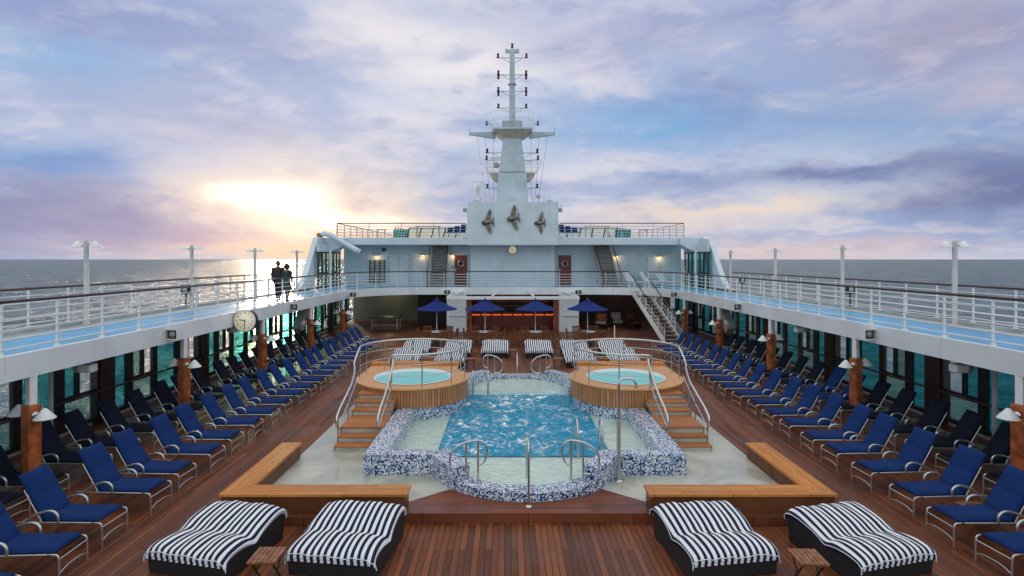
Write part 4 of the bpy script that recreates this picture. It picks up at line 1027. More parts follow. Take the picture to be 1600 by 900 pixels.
def arch_rail(loc, rz, dy, z_in, h, label, name='pool_arch_rail'):
    rt = thing(name, label, 'handrail', loc, rz)
    MB().tube(smooth_path([(0, 0, 0), (0, 0, h * .8), (0, .06, h), (0, dy * .5, h * 1.0), (0, dy, h * .82), (0, dy + .04, z_in)], 3), .022, 8).build('rail', 'steel', rt)
    MB().lathe([(.07, 0), (.07, .015), (.03, .03)], (0, 0, 0), 16).build('flange', 'steel', rt)
arch_rail((0.02, 10.42, PF + .006), 0, 1.1, -.05, 1.16, 'straight steel arch rail over the middle of the front pool edge')
arch_rail((0.0, 21.9, PF), R(180), 1.0, .0, 1.0, 'straight steel arch rail over the middle of the back pool edge')
for q, y_, xs, nm in ((-1, 18.55, (-1.5, -1.0), 'back left'), (1, 12.98, (1.22, 1.78), 'front right')):
    rt = thing('pool_ladder', 'steel ladder with two curved rails at the %s of the blue water' % nm, 'ladder', (0, y_, .1))
    for xx in xs:
        P = smooth_path([(xx, -.25, -.9), (xx, -.25, .6), (xx, -.1, .98), (xx, .18, .95), (xx, .28, .6), (xx, .28, .03)], 2)
        MB().tube(P if q < 0 else [(a, -b_, c_) for a, b_, c_ in P], .024, 8).build('rail', 'steel', rt)
    for z_ in (-.7, -.45, -.2): MB().beam((xs[0], (-.25 if q < 0 else .25), z_), (xs[1], (-.25 if q < 0 else .25), z_), .08, .03).build('rung', 'steel', rt)

# ------------------------------------------------------------------ hot tubs
def outline(a):
    """left tub outline about its centre: circle in front, boxed at the back"""
    c_, s_ = math.cos(a), math.sin(a); r0 = 1.67
    if s_ <= 0: return r0
    xl, xr, yt = 1.67, 1.20, 2.1
    best = 9
    if c_ < 0: best = min(best, xl / -c_)
    if c_ > 0: best = min(best, max(r0 if s_ < .55 else 0, xr / c_ if s_ > .5 else r0) if True else 9)
    if s_ > 0: best = min(best, yt / s_)
    if c_ > 0: best = max(r0, min(best, 2.42))
    return best
def hot_tub(s_, label):
    rt = thing('hot_tub', label, 'hot tub', (s_ * 3.25, 17.27, PF))
    z = lambda v: v - PF
    f = lambda a: (outline(a) * math.cos(a) * (1 if s_ < 0 else -1), outline(a) * math.sin(a))
    N = 120; A = [2 * math.pi * i / N for i in range(N)]
    # staves
    b = MB()
    for i in range(N):
        a0 = A[i] + .004; a1 = A[i] + 2 * math.pi / N - .004
        p, q = Vector(f(a0)), Vector(f(a1)); k = .985
        b.add([(p.x, p.y, z(.60)), (q.x, q.y, z(.60)), (q.x, q.y, z(1.108)), (p.x, p.y, z(1.108)), (p.x * k, p.y * k, z(.60)), (q.x * k, q.y * k, z(.60)), (q.x * k, q.y * k, z(1.108)), (p.x * k, p.y * k, z(1.108))],
              [(0, 1, 2, 3), (0, 3, 7, 4), (1, 5, 6, 2), (4, 5, 1, 0)])
    b.build('cladding', 'teak_stave', rt)
    b = MB(); vs = []
    for a in A:
        p = Vector(f(a)); vs += [(p.x * .98, p.y * .98, z(.61)), (p.x * .98, p.y * .98, z(1.11))]
    b.add(vs, [(2 * i, 2 * ((i + 1) % N), 2 * ((i + 1) % N) + 1, 2 * i + 1) for i in range(N)] ); b.build('inner_shell', 'frame_dark', rt)
    # mosaic skirt
    b = MB(); vs = []
    for a in A:
        p = Vector(f(a)); vs += [(p.x * .955, p.y * .955, 0.002), (p.x * .955, p.y * .955, z(.605))]
    b.add(vs, [(2 * i, 2 * ((i + 1) % N), 2 * ((i + 1) % N) + 1, 2 * i + 1) for i in range(N)] + []); b.add([vs[2 * i + 1] for i in range(N)], [tuple(range(N))]); b.build('mosaic_skirt', 'mosaic', rt)
    # deck ring
    b = MB(); vs = []
    for a in A:
        p = Vector(f(a)); c_ = Vector((math.cos(a), math.sin(a))) if s_ < 0 else Vector((-math.cos(a), math.sin(a)))
        r_ = 1.16
        vs += [(p.x * 1.02, p.y * 1.02, z(1.11)), (p.x * 1.02, p.y * 1.02, z(1.15)), (c_.x * r_, c_.y * r_, z(1.15)), (c_.x * r_, c_.y * r_, z(1.11))]
    fs = []
    for i in range(N):
        j = (i + 1) % N
        for k in range(3): fs.append((4 * i + k, 4 * j + k, 4 * j + k + 1, 4 * i + k + 1))
    b.add(vs, fs); b.build('deck_ring', 'teak_ring', rt)
    # back ledge
    xa, xb = (-1.72, 1.24) if s_ < 0 else (-1.24, 1.72)
    b = MB(); b.box(xa, 1.78, z(1.151), xb, 2.16, z(1.24)); lo = b.build('back_bench', 'teak_bench', rt, bevel=.01)
    MB().lathe([(1.20, z(1.165)), (1.16, z(1.175)), (1.13, z(1.16)), (1.10, z(1.02)), (.95, z(.62)), (.001, z(.60))], (0, 0, 0), 64, 0, True, None, False).build('shell', 'tub_shell', rt)
    b = MB().sheet([(1.125 * math.cos(a), 1.125 * math.sin(a)) for a in A], z(1.09)); b.keep = True; b.build('water', 'tub_water', rt)
    # railing: a big loop, posts, two mid rails
    m_ = (lambda x: x) if s_ < 0 else (lambda x: -x)
    RR = 1.60
    def rp(deg, zz_): return (m_(RR * math.cos(R(deg))), RR * math.sin(R(deg)), z(zz_))
    a_start, a_end = -103, 188
    top = [rp(a_start, 1.16), rp(a_start, 1.95), rp(a_start, 2.06)] + [rp(a_start + (a_end - a_start) * i / 40, 2.08) for i in range(1, 41)]
    tail = [(m_(-1.62), -.75, z(1.72)), (m_(-1.40), -1.45, z(1.62)), (m_(-1.25), -2.3, z(1.45)), (m_(-1.22), -2.75, z(1.35)), (m_(-1.22), -3.72, z(1.02)), (m_(-1.22), -3.80, z(.80)), (m_(-1.22), -3.60, z(.62))]
    ra = MB().tube(top[:2] + smooth_path(top[2:] + tail, 1), .03, 10).build('railing', 'steel', rt)
    for zz_ in (1.50, 1.80):
        MB().tube([rp(a_start + (a_end - a_start) * i / 40, zz_) for i in range(41)], .012, 6).build('crossbar', 'steel', ra)
    for dg in (-72, -38, -8, 30, 65, 100, 135, 165, 188): MB().tube([rp(dg, 1.15), rp(dg, 2.07)], .018, 8).build('post', 'steel', ra)
    # inner stair rail
    it = [(m_(-.30), -1.56, z(2.0)), (m_(-.26), -1.80, z(1.86)), (m_(-.24), -2.75, z(1.35)), (m_(-.24), -3.65, z(1.02)), (m_(-.24), -3.78, z(.80)), (m_(-.24), -3.60, z(.62))]
    rb = MB().tube(smooth_path(it, 1), .03, 10).build('railing', 'steel', rt)
    for (x_, y_, zt, zb) in ((-.24, -3.62, 1.03, .46), (-.24, -2.75, 1.36, .62), (-.25, -2.2, 1.62, .77), (-1.22, -3.65, 1.03, .46), (-1.22, -2.75, 1.36, .62), (-1.28, -2.1, 1.50, .90)):
        MB().tube([(m_(x_), y_, z(zb)), (m_(x_), y_, z(zt))], .018, 8).build('post', 'steel', rb if x_ > -1 else ra)
    for x_ in (-.24, -1.22):
        for dz in (.30,): MB().tube([(m_(x_), -1.75, z(1.84 - dz)), (m_(x_), -2.75, z(1.34 - dz)), (m_(x_), -3.62, z(1.0 - dz))], .012, 6).build('crossbar', 'steel', rb if x_ > -1 else ra)
    return rt
hot_tub(-1, 'round teak clad hot tub with looping steel railing, left of the blue pool')
hot_tub(1, 'round teak clad hot tub with looping steel railing, right of the blue pool')
for s_ in (-1, 1):
    rt = thing('tub_steps', 'flight of teak and cream steps up to the %s hot tub' % SIDE[s_], 'steps', (s_ * 3.98, 13.4, PF))
    treads = [(13.40, .31), (13.66, .455), (13.92, .61), (14.93, .75), (15.28, .885), (15.62, 1.02)]
    for i, (y, zt) in enumerate(treads):
        y1 = treads[i + 1][0] if i < 5 else 16.5
        xa, xb = -.53, .54
        if s_ > 0: xa, xb = -.54, .53
        MB().box(xa + .03, y + .03 - 13.4, 0 if i == 0 else treads[i - 1][1] - PF - .03, xb - .03, y1 + .035 - 13.4, zt - .045 - PF).build('riser', 'cream_floor', rt)
        MB().box(xa, y - 13.4, zt - .044 - PF, xb, y1 + (.02 if i < 5 else 0) - 13.4, zt - PF).build('tread', 'teak_tread', rt, bevel=.008)
    for i, (y, zt) in enumerate(treads[1:]):
        pass
    side = [(13.45, PF), (13.45, .25), (13.70, .25), (13.70, .40), (13.95, .40), (13.95, .56), (14.96, .56), (14.96, .70), (15.31, .70), (15.31, .83), (15.65, .83), (15.65, .96), (16.3, .96), (16.3, PF)]
    MB().extrude([(-s_ * .0 + s_ * .52, y - 13.4, z_ - PF) for y, z_ in side], (s_ * .03, 0, 0)).build('side_panel', 'cream_floor', rt)

# ------------------------------------------------------------------ outdoor shower pole
rt = thing('shower_pole', 'steel shower pole with a hooked arm on the right beside pool', 'shower', (1.93, 11.66, PF))
MB().tube(smooth_path([(0, 0, 0), (0, 0, 1.9), (0, 0, 2.02), (.05, .02, 2.1), (.26, .05, 2.1), (.36, .06, 2.04), (.37, .06, 1.95)], 2), [.03] * 40 if False else .026, 10).build('pipe', 'steel', rt)
MB().tube([(0, 0, 0), (0, 0, 1.25)], .042, 12).build('lower_pipe', 'alu', rt)
MB().lathe([(.11, 0), (.11, .015), (.05, .03)], (0, 0, 0), 20).build('flange', 'steel', rt)
MB().lathe([(.02, .05), (.05, 0), (.001, -.004)], (.37, .06, 1.91), 14).build('shower_head', 'steel', rt)

# ------------------------------------------------------------------ L-shaped teak benches
for s_ in (-1, 1):
    rt = thing('corner_bench', 'L shaped golden teak bench at the %s front corner of pool surround' % SIDE[s_], 'bench', (s_ * 2.2, 10.2, PF))
    def bx(x0, y0, z0, x1, y1, z1): return MB().box(s_ * x0 - s_ * 2.2, y0 - 10.2, z0 - PF, s_ * x1 - s_ * 2.2, y1 - 10.2, z1 - PF)
    f = lambda pts: [(s_ * x_ - s_ * 2.2, y_ - 10.2) for x_, y_ in pts]
    zt = .52
    MB().prism(f([(2.18, 10.12), (5.56, 10.12), (5.11, 10.57), (2.18, 10.57)]), zt - .05 - PF, zt - PF).build('seat', 'teak_bench', rt, bevel=.008)
    MB().prism(f([(5.563, 10.12), (5.563, 13.0), (5.113, 13.0), (5.113, 10.57)]), zt - .05 - PF, zt - PF + .001).build('seat', 'teak_bench_y', rt, bevel=.008)
    bx(2.22, 10.15, .18, 5.53, 10.54, zt - .052).build('base', 'teak_side', rt); bx(5.14, 10.542, .18, 5.53, 12.97, zt - .052).build('base', 'teak_side', rt)
    bx(2.5, 10.02, .01, 5.2, 10.139, .165).build('plinth', 'teak_side', rt)

# ------------------------------------------------------------------ navy sun loungers
def lounger(fab='navy'):
    """foot end at x=0 facing +x, head at -x; width along y"""
    rt = thing('sun_lounger', '', 'sun lounger')
    hw = .30; r_ = .016; zs = .39
    seat = MB(); 
    def cushion(p0, p1, th, w_):
        p0 = Vector(p0); p1 = Vector(p1); d_ = (p1 - p0); L_ = d_.length; d_.normalize(); nrm = Vector((-d_.z, 0, d_.x))
        if nrm.z < 0: nrm = -nrm
        b = MB(); nu, nv = 24, 8; top = []; bot = []
        for i in range(nu + 1):
            for j in range(nv + 1):
                u = i / nu; v = j / nv; e = (1 - .45 * math.exp(-((u - .5) * L_ / .02) ** 2)) * min(1, min(u, 1 - u) * L_ / .05) ** .5 * min(1, min(v, 1 - v) * 2 * w_ / .05) ** .5
                pp = p0 + d_ * L_ * u + Vector((0, (v - .5) * 2 * w_, 0)); sag = .008 * math.sin(u * 9) + .006 * math.sin(v * 7 + u * 4)
                top.append(pp + nrm * (th * (.45 + .55 * e) + sag * e)); bot.append(pp)
        k = (nu + 1) * (nv + 1); vs = top + bot; fs = []
        for i in range(nu):
            for j in range(nv):
                a = i * (nv + 1) + j; q = [a, a + 1, a + nv + 2, a + nv + 1]; fs.append(tuple(q)); fs.append(tuple(x_ + k for x_ in q[::-1]))
        ring = [i * (nv + 1) for i in range(nu + 1)] + [nu * (nv + 1) + j for j in range(1, nv + 1)] + [i * (nv + 1) + nv for i in range(nu - 1, -1, -1)] + [j for j in range(nv - 1, 0, -1)]
        for a, c_ in zip(ring, ring[1:] + ring[:1]): fs.append((a, c_, c_ + k, a + k))
        b.add(vs, fs, 0, True); return b
    piv = (-.94, 0, zs + .01); tip = (-1.37, 0, zs + .75)
    cushion((-.96, 0, zs + .01), (.0, 0, zs + .01), .075, hw - .02).build('seat_cushion', fab, rt)
    cushion(tip, (-.92, 0, zs + .01), .075, hw - .02).build('backrest_cushion', fab, rt)
    fr = MB()
    for q in (-1, 1): fr.tube([(-1.34, q * hw, zs), (.0, q * hw, zs)], r_, 8)
    for x_ in (-1.3, -.95, -.62, -.3): fr.tube([(x_, -hw, zs - .01), (x_, hw, zs - .01)], .010, 6)
    fr.build('frame', 'alu', rt)
    bf = MB()
    for q in (-1, 1): bf.tube([(piv[0], q * (hw - .005), zs), (piv[0] + (tip[0] - piv[0]) * .70, q * (hw - .005), zs + .75 * .70)], .011, 8)
    bf.tube([(piv[0] + (tip[0] - piv[0]) * .70, -hw + .005, zs + .525), (piv[0] + (tip[0] - piv[0]) * .70, hw - .005, zs + .525)], .011, 8)
    for u in (.2, .45): bf.tube([(piv[0] + (tip[0] - piv[0]) * u - .01, -hw + .015, zs + .75 * u), (piv[0] + (tip[0] - piv[0]) * u - .01, hw - .015, zs + .75 * u)], .008, 6)
    bf.build('backrest_frame', 'alu', rt)
    for q in (-1, 1):
        MB().tube(smooth_path([(-.10, q * hw, zs), (.0, q * hw, zs), (.055, q * hw, zs - .01), (.075, q * hw, zs - .08), (.075, q * hw, .0)], 2), r_, 8).build('leg', 'alu', rt)
        MB().tube([(-1.22, q * hw, zs), (-1.27, q * hw, 0)], r_, 8).build('leg', 'alu', rt)
        MB().tube(smooth_path([(-.66, q * (hw + .01), zs), (-.64, q * (hw + .02), zs + .12), (-.72, q * (hw + .02), zs + .20), (-.86, q * (hw + .02), zs + .20), (-1.02, q * (hw + .02), zs + .14), (-1.20, q * (hw + .01), zs + .02)], 2), .022, 8).build('armrest', 'alu', rt)
    MB().tube([(.075, -hw, zs - .07), (.075, hw, zs - .07)], .012, 6).build('crossbar', 'alu', rt)
    MB().tube(smooth_path([(.075, -hw, .10), (.075, -hw * .5, .16), (.075, hw * .5, .16), (.075, hw, .10)], 2), .012, 6).build('crossbar', 'alu', rt)
    return rt
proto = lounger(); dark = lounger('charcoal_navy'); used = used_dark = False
rows = {-1: 22, 1: 20}
for s_ in (-1, 1):
    for row, (xf, y0, n_) in enumerate(((7.10, 7.47, rows[s_]), (9.32, 7.95, rows[s_] - 1))):
        for i in range(n_):
            y = y0 + 1.075 * i + rnd.uniform(-.09, .09); rz = (0 if s_ < 0 else math.pi) + R(rnd.uniform(-4, 4))
            if row == 1 and min(abs(y - yc) for yc in YC) < -1: continue
            lab = 'navy sun lounger, %s from the near end of the %s row on the %s' % (ORD[i], 'poolside' if row == 0 else 'window-side', SIDE[s_])
            lc = (s_ * (xf + rnd.uniform(-.05, .05)), y, 0); grp = 'navy sun loungers in rows'
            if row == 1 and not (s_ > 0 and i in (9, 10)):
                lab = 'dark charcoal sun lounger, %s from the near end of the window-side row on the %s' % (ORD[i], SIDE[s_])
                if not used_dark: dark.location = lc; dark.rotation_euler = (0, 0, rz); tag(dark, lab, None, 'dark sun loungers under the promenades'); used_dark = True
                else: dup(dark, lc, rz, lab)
            elif not used:
                proto.location = lc; proto.rotation_euler = (0, 0, rz); tag(proto, lab, None, grp); used = True
            else: dup(proto, lc, rz, lab)

# small low tables between some loungers
tb = None
for s_, y, nm in ((-1, 8.0, 'near left'), (1, 10.1, 'near right'), (-1, 12.3, 'left, by the second lounger group'), (1, 23.2, 'far right')):
    lab = 'low slatted teak side table between navy loungers, %s' % nm
    if tb is None:
        tb = thing('side_table', lab, 'side table', (s_ * 8.0, y, 0), 0, 'small teak tables between loungers')
        t_ = MB()
        for k in range(6): t_.box(-.22, -.2 + k * .068, .30, .22, -.2 + k * .068 + .058, .325)
        t_.build('tabletop', 'chair_teak', tb)
        for a in (-.18, .18):
            for c_ in (-.16, .16): MB().box(a - .015, c_ - .015, 0, a + .015, c_ + .015, .30).build('leg', 'chair_teak', tb)
    else: dup(tb, (s_ * 8.0, y, 0), 0, lab)

# ------------------------------------------------------------------ striped daybeds
def daybed(x0, x1, y0, L, head, label, seed, rz=0.0):
    rt = thing('striped_daybed', label, 'daybed', ((x0 + x1) / 2, y0, 0), rz, group='striped double daybeds')
    W_ = (x1 - x0); r2 = random.Random(seed)
    prof = [(-.05, .28), (-.055, .34), (-.02, .395), (.06, .43), (.22, .455), (.42, .45), (.56, .425), (.64, .405), (.72, .42), (.85, .455 + (head - .45) * .25), (1.05, .475 + (head - .45) * .6), (1.3, .49 + (head - .45) * .92), (1.46, .47 + (head - .45)), (1.54, .43 + (head - .45)), (1.56, .34 + (head - .45))]
    k = L / 1.5; prof = [(y * k, z_) for y, z_ in prof]
    P = smooth_path([(0, y, z_) for y, z_ in prof], 1)
    nv = 40; top = []; bot = []
    for i, p in enumerate(P):
        u = i / (len(P) - 1)
        for j in range(nv + 1):
            v = j / nv * 2 - 1; e = 1 - abs(v) ** 9
            wob = .010 * math.sin(v * 9 + seed + u * 4) + .007 * math.sin(v * 23 + u * 11 + seed) + .012 * math.sin(u * 14 + v * 2 + seed)
            wx = W_ / 2 * (1 + .018 * math.sin(u * 12 + seed)) 
            top.append((v * wx + .012 * math.sin(u * 15 + seed), p.y, p.z + (wob if 2 < i < len(P) - 3 else wob * .3) - (1 - e) * .07))
            bot.append((v * wx * .99, p.y + (.03 if i < 3 else 0), max(.24, p.z - .12)))
    m_ = len(P); kk = m_ * (nv + 1); fs = []
    for i in range(m_ - 1):
        for j in range(nv):
            a = i * (nv + 1) + j; q = [a, a + 1, a + nv + 2, a + nv + 1]; fs.append(tuple(q)); fs.append(tuple(x_ + kk for x_ in q[::-1]))
    ring = [i * (nv + 1) for i in range(m_)] + [(m_ - 1) * (nv + 1) + j for j in range(1, nv + 1)] + [i * (nv + 1) + nv for i in range(m_ - 2, -1, -1)] + [j for j in range(nv - 1, 0, -1)]
    for a, c_ in zip(ring, ring[1:] + ring[:1]): fs.append((a, c_, c_ + kk, a + kk))
    MB().add(top + bot, fs, 0, True).build('mattress', 'striped_fabric', rt)
    # piping along the hem and corner ties
    b = MB()
    for q in (0, nv): b.tube([Vector(top[i * (nv + 1) + q]) + Vector((0, 0, -.01)) for i in range(m_)], .009, 5)
    b.tube([Vector(top[3 * (nv + 1) + j]) + Vector((0, -.006, -.005)) for j in range(nv + 1)], .007, 5)
    b.build('piping', 'white_fabric', rt)
    # wicker base follows the mattress
    pr = [(.02, 0.0), (-.02, .30)] + [(p.y, p.z - .125) for p in P if 0 < p.y < L * 1.0] + [(L * 1.02, .3 + (head - .45)), (L * .98, 0)]
    b = MB(); w2 = W_ / 2 - .02
    b.extrude([(-w2, y, max(0, z_)) for y, z_ in pr], (2 * w2, 0, 0)); b.build('base', 'wicker', rt, bevel=.02)
    return rt
daybed(-5.86, -4.46, 8.38, 1.4, .54, 'striped daybed in the foreground, far left one beside the navy loungers', 1, R(-13))
daybed(-3.70, -2.30, 8.38, 1.4, .54, 'striped daybed in the foreground, left of the open teak floor', 2, R(-7))
daybed(2.32, 3.72, 8.38, 1.4, .54, 'striped daybed in the foreground, right of the open teak floor', 3, R(9))
daybed(4.68, 6.10, 8.33, 1.4, .54, 'striped daybed in the foreground, far right one beside the navy loungers', 4, R(15))
for i, (xa, nm) in enumerate(((-5.55, 'behind the left hot tub, outer'), (-3.55, 'behind the left hot tub, inner'), (2.2, 'behind the right hot tub, inner'), (4.15, 'behind the right hot tub, outer'))):
    daybed(xa, xa + 1.33, 24.6, 1.5, .62, 'striped daybed %s one in the front rank' % nm, 10 + i)
for i, (xa, nm) in enumerate(((-5.5, 'second rank, leftmost one behind the left hot tub'), (-3.45, 'second rank, next to the middle pair on the left'), (-1.62, 'left one of the pair behind the pool'), (.52, 'right one of the pair behind the pool'), (2.3, 'second rank, next to the middle pair on the right'), (4.2, 'second rank, rightmost one behind the right hot tub'))):
    daybed(xa, xa + 1.33, 27.1, 1.45, .66, 'striped daybed, ' + nm, 20 + i)
st = None
for x_, y_, lab in ((-3.9, 8.25, 'slatted teak side table between the two left foreground daybeds'), (4.0, 8.2, 'slatted teak side table between the two right foreground daybeds'),
                    (-1.98, 24.6, 'slatted teak side table right of the left rear daybeds'), (1.85, 24.6, 'slatted teak side table left of the right rear daybeds'),
                    (-3.88, 24.6, 'slatted teak side table between the left rear daybeds'), (3.85, 24.6, 'slatted teak side table between the right rear daybeds'), (-.1, 27.0, 'slatted teak side table between the middle pair of daybeds')):
    if st is None:
        st = thing('slatted_table', lab, 'side table', (x_, y_, 0), 0, 'slatted side tables by the daybeds')
        t_ = MB()
        for k in range(6): t_.box(-.20 + k * .069, -.22, .40, -.20 + k * .069 + .058, .22, .425)
        t_.box(-.20, -.19, .375, .203, -.15, .399); t_.box(-.20, .15, .375, .203, .19, .399)
        t_.build('tabletop', 'chair_teak', st)
        for a in (-.15, .15):
            for c_ in (-1, 1): MB().tube([(a, c_ * .17, .38), (a, -c_ * .15, .0)], .014, 6).build('leg', 'frame_dark', st)
    else: dup(st, (x_, y_, 0), R(rnd.uniform(-3, 3)), lab)

# ------------------------------------------------------------------ umbrellas, bistro tables, teak chairs
def umbrella():
    rt = thing('umbrella', '', 'umbrella')
    MB().lathe([(.022, 0), (.022, 2.5)], (0, 0, .03), 10).build('pole', 'lamp_white', rt)
    MB().lathe([(.28, 0), (.28, .04), (.06, .08), (.04, .35)], (0, 0, .002), 20).build('base', 'frame_dark', rt)
    b = MB(); ns = 8; rings = [(0.0, 2.50), (.35, 2.32), (.72, 2.13), (1.12, 1.97)]; vs = [(0, 0, 2.50)]; nn = 4
    for r_, z_ in rings[1:]:
        for j in range(ns * nn):
            a = 2 * math.pi * (j / (ns * nn)) + R(22.5); t_ = (j % nn) / nn; k = math.cos(math.pi / ns) / math.cos(math.pi / ns * (2 * t_ - 1)); sag = math.sin(t_ * math.pi) * .03 * r_
            vs.append((r_ * k / math.cos(math.pi / ns) * math.cos(a) * .98, r_ * k / math.cos(math.pi / ns) * math.sin(a) * .98, z_ - sag * .5))
    N = ns * nn; fs = [(0, 1 + j, 1 + (j + 1) % N) for j in range(N)]
    for q in range(2):
        for j in range(N): fs.append((1 + q * N + j, 1 + (q + 1) * N + j, 1 + (q + 1) * N + (j + 1) % N, 1 + q * N + (j + 1) % N))
    b.add(vs, fs); c_ = b.build('canopy', 'umbrella_blue', rt); so_ = c_.modifiers.new('solid', 'SOLIDIFY'); so_.thickness = .008
    MB().lathe([(.16, 2.46), (.05, 2.54), (.001, 2.56)], (0, 0, 0), 12).build('vent_cap', 'umbrella_blue', rt)
    MB().lathe([(.02, 2.55), (.03, 2.60), (.001, 2.64)], (0, 0, 0), 8).build('finial', 'chair_teak', rt)
    for j in range(8):
        a = 2 * math.pi * j / 8 + R(22.5); MB().tube([(.03 * math.cos(a), .03 * math.sin(a), 2.42), (1.10 * math.cos(a), 1.10 * math.sin(a), 1.955)], .008, 5).build('rib', 'lamp_white', rt)
    return rt
um = umbrella(); um0 = False
def bistro_table():
    rt = thing('bistro_table', '', 'table')
    MB().lathe([(.001, .72), (.44, .72), (.45, .735), (.44, .75), (.001, .752)], (0, 0, 0), 28).build('tabletop', 'lamp_white', rt)
    MB().lathe([(.05, .34), (.045, .72)], (0, 0, 0), 12).build('pedestal', 'alu', rt)
    for j in range(4):
        a = R(45 + 90 * j); MB().tube([(.03 * math.cos(a), .03 * math.sin(a), .42), (.30 * math.cos(a), .30 * math.sin(a), .02)], .018, 6).build('leg', 'frame_dark', rt)
    return rt
def teak_chair():
    rt = thing('teak_chair', '', 'chair')
    b = MB()
    for k in range(6): b.box(-.23, -.22 + k * .072, .43, .23, -.22 + k * .072 + .058, .45)
    b.build('seat', 'chair_teak', rt)
    b = MB()
    for k in range(7): b.beam((-.19 + k * .063, .225, .52), (-.19 + k * .063, .30, .86), .045, .014, up=(1, 0, 0))
    b.beam((-.24, .305, .88), (.24, .305, .88), .03, .07); b.beam((-.24, .222, .51), (.24, .222, .51), .03, .04)
    b.build('backrest', 'chair_teak', rt)
    for a in (-.24, .24):
        MB().beam((a, .32, .93), (a, .20, .0), .035, .035, up=(1, 0, 0)).build('leg', 'chair_teak', rt); MB().beam((a, -.20, .0), (a, -.20, .64), .035, .035, up=(1, 0, 0)).build('leg', 'chair_teak', rt)
        MB().beam((a, -.26, .655), (a, .28, .665), .055, .025).build('armrest', 'chair_teak', rt)
    return rt
tbl = bistro_table(); chr_ = teak_chair(); u1 = t1 = c1 = True
UX = (-4.28, -1.6, 1.2, 4.1); UN = ('far left', 'left of the bar', 'right of the bar', 'far right')
for i, x_ in enumerate(UX):
    y_ = 31.3; lab = 'navy parasol over white round table, %s of the four' % ('leftmost', 'second from left', 'second from right', 'rightmost')[i]
    if u1: um.location = (x_, y_, 0); tag(um, lab, None, 'navy parasols in front of the bar'); u1 = False
    else: dup(um, (x_, y_, 0), R(rnd.uniform(-12, 12)), lab)
    lab = 'round white bistro table under the %s navy parasol' % ('leftmost', 'second', 'third', 'rightmost')[i]
    # table stands just in front of its parasol pole
    if t1: tbl.location = (x_, y_ - .02, 0); tag(tbl, lab, None, 'round white bistro tables'); t1 = False
    else: dup(tbl, (x_, y_ - .02, 0), 0, lab)
    for k, (dx, dy, rz, nm) in enumerate(((-.82, .08, 92, 'on the left of'), (.82, .02, -88, 'on the right of'), (-.42, .82, 28, 'behind, left of'), (.45, .80, -24, 'behind, right of'), (-.35, -.85, 160, 'in front, left of'), (.42, -.82, 205, 'in front, right of'))):
        lab = 'slatted teak armchair %s the %s bistro table' % (nm, ('leftmost', 'second', 'third', 'rightmost')[i])
        lc = (x_ + dx + rnd.uniform(-.08, .08), y_ + dy, 0); rz = R(rz + rnd.uniform(-14, 14))
        if c1: chr_.location = lc; chr_.rotation_euler = (0, 0, rz); tag(chr_, lab, None, 'teak armchairs around the bistro tables'); c1 = False
        else: dup(chr_, lc, rz, lab)

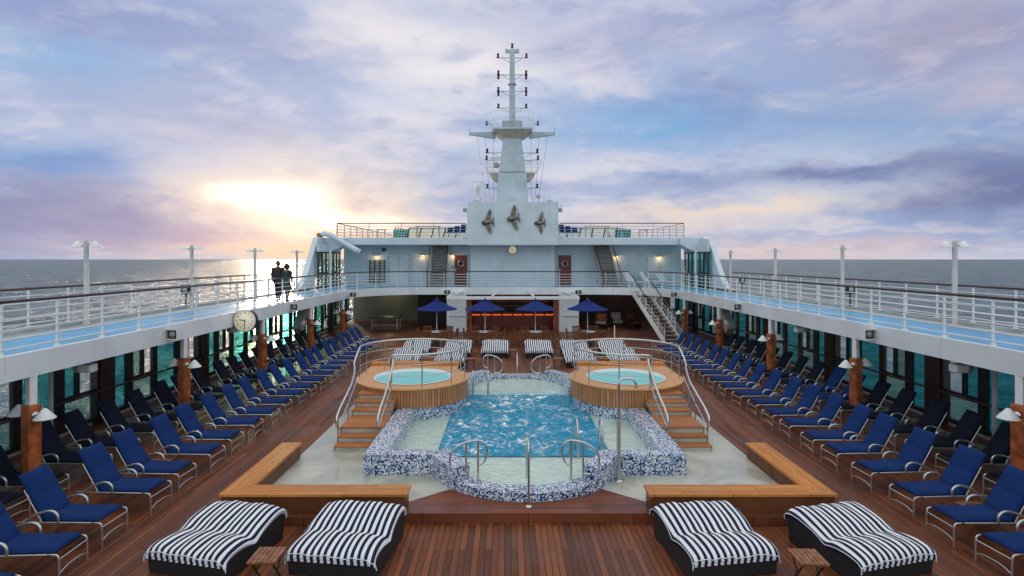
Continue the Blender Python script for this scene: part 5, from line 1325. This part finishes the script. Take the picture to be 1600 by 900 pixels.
# ------------------------------------------------------------------ couple strolling on the left promenade
def skin(name, nodes, edges, rad, mt, parent, sub=2):
    me = bpy.data.meshes.new(name); me.from_pydata(nodes, edges, []); me.materials.append(M[mt])
    ob = bpy.data.objects.new(name, me); COL.objects.link(ob); ob.parent = parent
    sk = ob.modifiers.new('skin', 'SKIN')
    if not me.skin_vertices: me.skin_vertices.new()
    for i, r_ in enumerate(rad): me.skin_vertices[0].data[i].radius = r_ if isinstance(r_, tuple) else (r_, r_); me.skin_vertices[0].data[i].use_root = i == 0
    sk.use_smooth_shade = True
    sb = ob.modifiers.new('sub', 'SUBSURF'); sb.levels = sub; sb.render_levels = sub
    return ob
def person(loc, rz, label, h, man):
    """walks away along +y, back to the viewer"""
    rt = thing('person', label, 'person', loc, rz); k = h / 1.76
    sw = .19 if man else .155
    N = [(0, 0, .95), (0, 0, 1.12), (0, .01, 1.30), (0, .0, 1.44), (0, .0, 1.53), (0, .015, 1.60), (0, .02, 1.68), (0, .015, 1.74),
         (-.095, 0, .90), (-.10, .14, .50), (-.10, .16, .10), (-.10, .26, .04),
         (.095, 0, .90), (.10, .02, .50), (.10, -.16, .14), (.10, -.10, .05),
         (-sw, 0, 1.42), (-sw - .045, -.03, 1.14), (-sw - .05, .03, .90), (-sw - .05, .06, .82),
         (sw, 0, 1.42), (sw + .045, .03, 1.14), (sw + .05, .09, .91), (sw + .05, .12, .84)]
    E = [(0, 1), (1, 2), (2, 3), (3, 4), (4, 5), (5, 6), (6, 7), (0, 8), (8, 9), (9, 10), (10, 11), (0, 12), (12, 13), (13, 14), (14, 15), (3, 16), (16, 17), (17, 18), (18, 19), (3, 20), (20, 21), (21, 22), (22, 23)]
    rad = [.12, .12, .13, .09, .055, .075, .095, .06, .085, .058, .042, .035, .085, .058, .042, .035, .06, .045, .032, .028, .06, .045, .032, .028]
    N = [(a * k, b_ * k, c_ * k) for a, b_, c_ in N]
    skin('body', N, E, [r_ * k for r_ in rad], 'skin', rt)
    for q in (-1, 1):                                                # hands with five fingers
        wr = Vector(N[19] if q < 0 else N[23])
        for f in range(5):
            a = (f - 2) * .018; L_ = (.045, .065, .072, .066, .05)[f]
            st_ = wr + Vector((0, a, -.02)); p2 = st_ + Vector((-q * .006, a * .2, -L_ * .6)); p3 = p2 + Vector((-q * .02, 0, -L_ * .4))
            MB().tube([st_, p2, p3], [.009, .008, .006], 6).build('finger', 'skin', rt)
        MB().lathe([(.012, 0), (.018, .02), (.012, .04)], (q * .083 * k, .01, 1.655 * k), 8, 0, True, (q, 0, .2)).build('ear', 'skin', rt)
    MB().lathe([(.004, 0), (.016, .03), (.001, .045)], (0, .10 * k, 1.63 * k), 8, 0, True, (0, .3, 1)).build('nose', 'skin', rt)
    top_m, leg_m, hair = ('jacket', 'trousers', 'hair_grey') if man else ('dress', 'dress', 'hair_brown')
    I = [0, 1, 2, 3, 16, 17, 18, 20, 21, 22]; mp = {v: i for i, v in enumerate(I)}
    TE = [(a, b_) for a, b_ in E if a in mp and b_ in mp]; r_t = [.175, .18, .19, .13, .105, .075, .056, .105, .075, .056] if man else [.16, .13, .14, .10, .08, .058, .044, .08, .058, .044]
    skin('jacket' if man else 'dress_top', [(N[i] if i or not man else (0, 0, .84 * k)) for i in I], [(mp[a], mp[b_]) for a, b_ in TE], [r_ * k for r_ in r_t], top_m, rt)
    if man:
        I = [0, 8, 9, 10, 12, 13, 14]; mp = {v: i for i, v in enumerate(I)}; TE = [(a, b_) for a, b_ in E if a in mp and b_ in mp]
        skin('trousers', [N[i] for i in I], [(mp[a], mp[b_]) for a, b_ in TE], [r_ * k for r_ in (.145, .12, .085, .068, .12, .085, .068)], leg_m, rt)
    else:
        MB().lathe([(.235 * k, .52 * k), (.20 * k, .70 * k), (.17 * k, .86 * k), (.135 * k, 1.02 * k), (.12 * k, 1.10 * k)], (0, .02, 0), 20).build('skirt', 'dress', rt)
    for q, i, j in ((-1, 10, 11), (1, 14, 15)):
        a, c_ = Vector(N[i]), Vector(N[j]); MB().tube([a + Vector((0, -.05, -.07)), a + Vector((0, .02, -.06)), c_ + Vector((0, .05, -.01))], [.035, .045, .028], 8).build('shoe', 'black', rt)
    b = MB(); b.lathe([(.001, .128), (.05, .120), (.085, .085), (.102, .035), (.104, -.01), (.098, -.045), (.08, -.06)] if man else [(.001, .13), (.06, .125), (.105, .09), (.128, .02), (.128, -.05), (.11, -.10), (.07, -.12)], (0, -.005, 1.655 * k), 18, 0, True, None, False); b.build('hair', hair, rt)
person((-10.50, 24.9, 2.889), R(4), 'man in dark jacket and trousers strolling away on the left promenade', 1.78, True)
person((-9.93 - .12, 24.75, 2.889), R(-2), 'woman in dark green dress strolling beside the man on left promenade', 1.64, False)
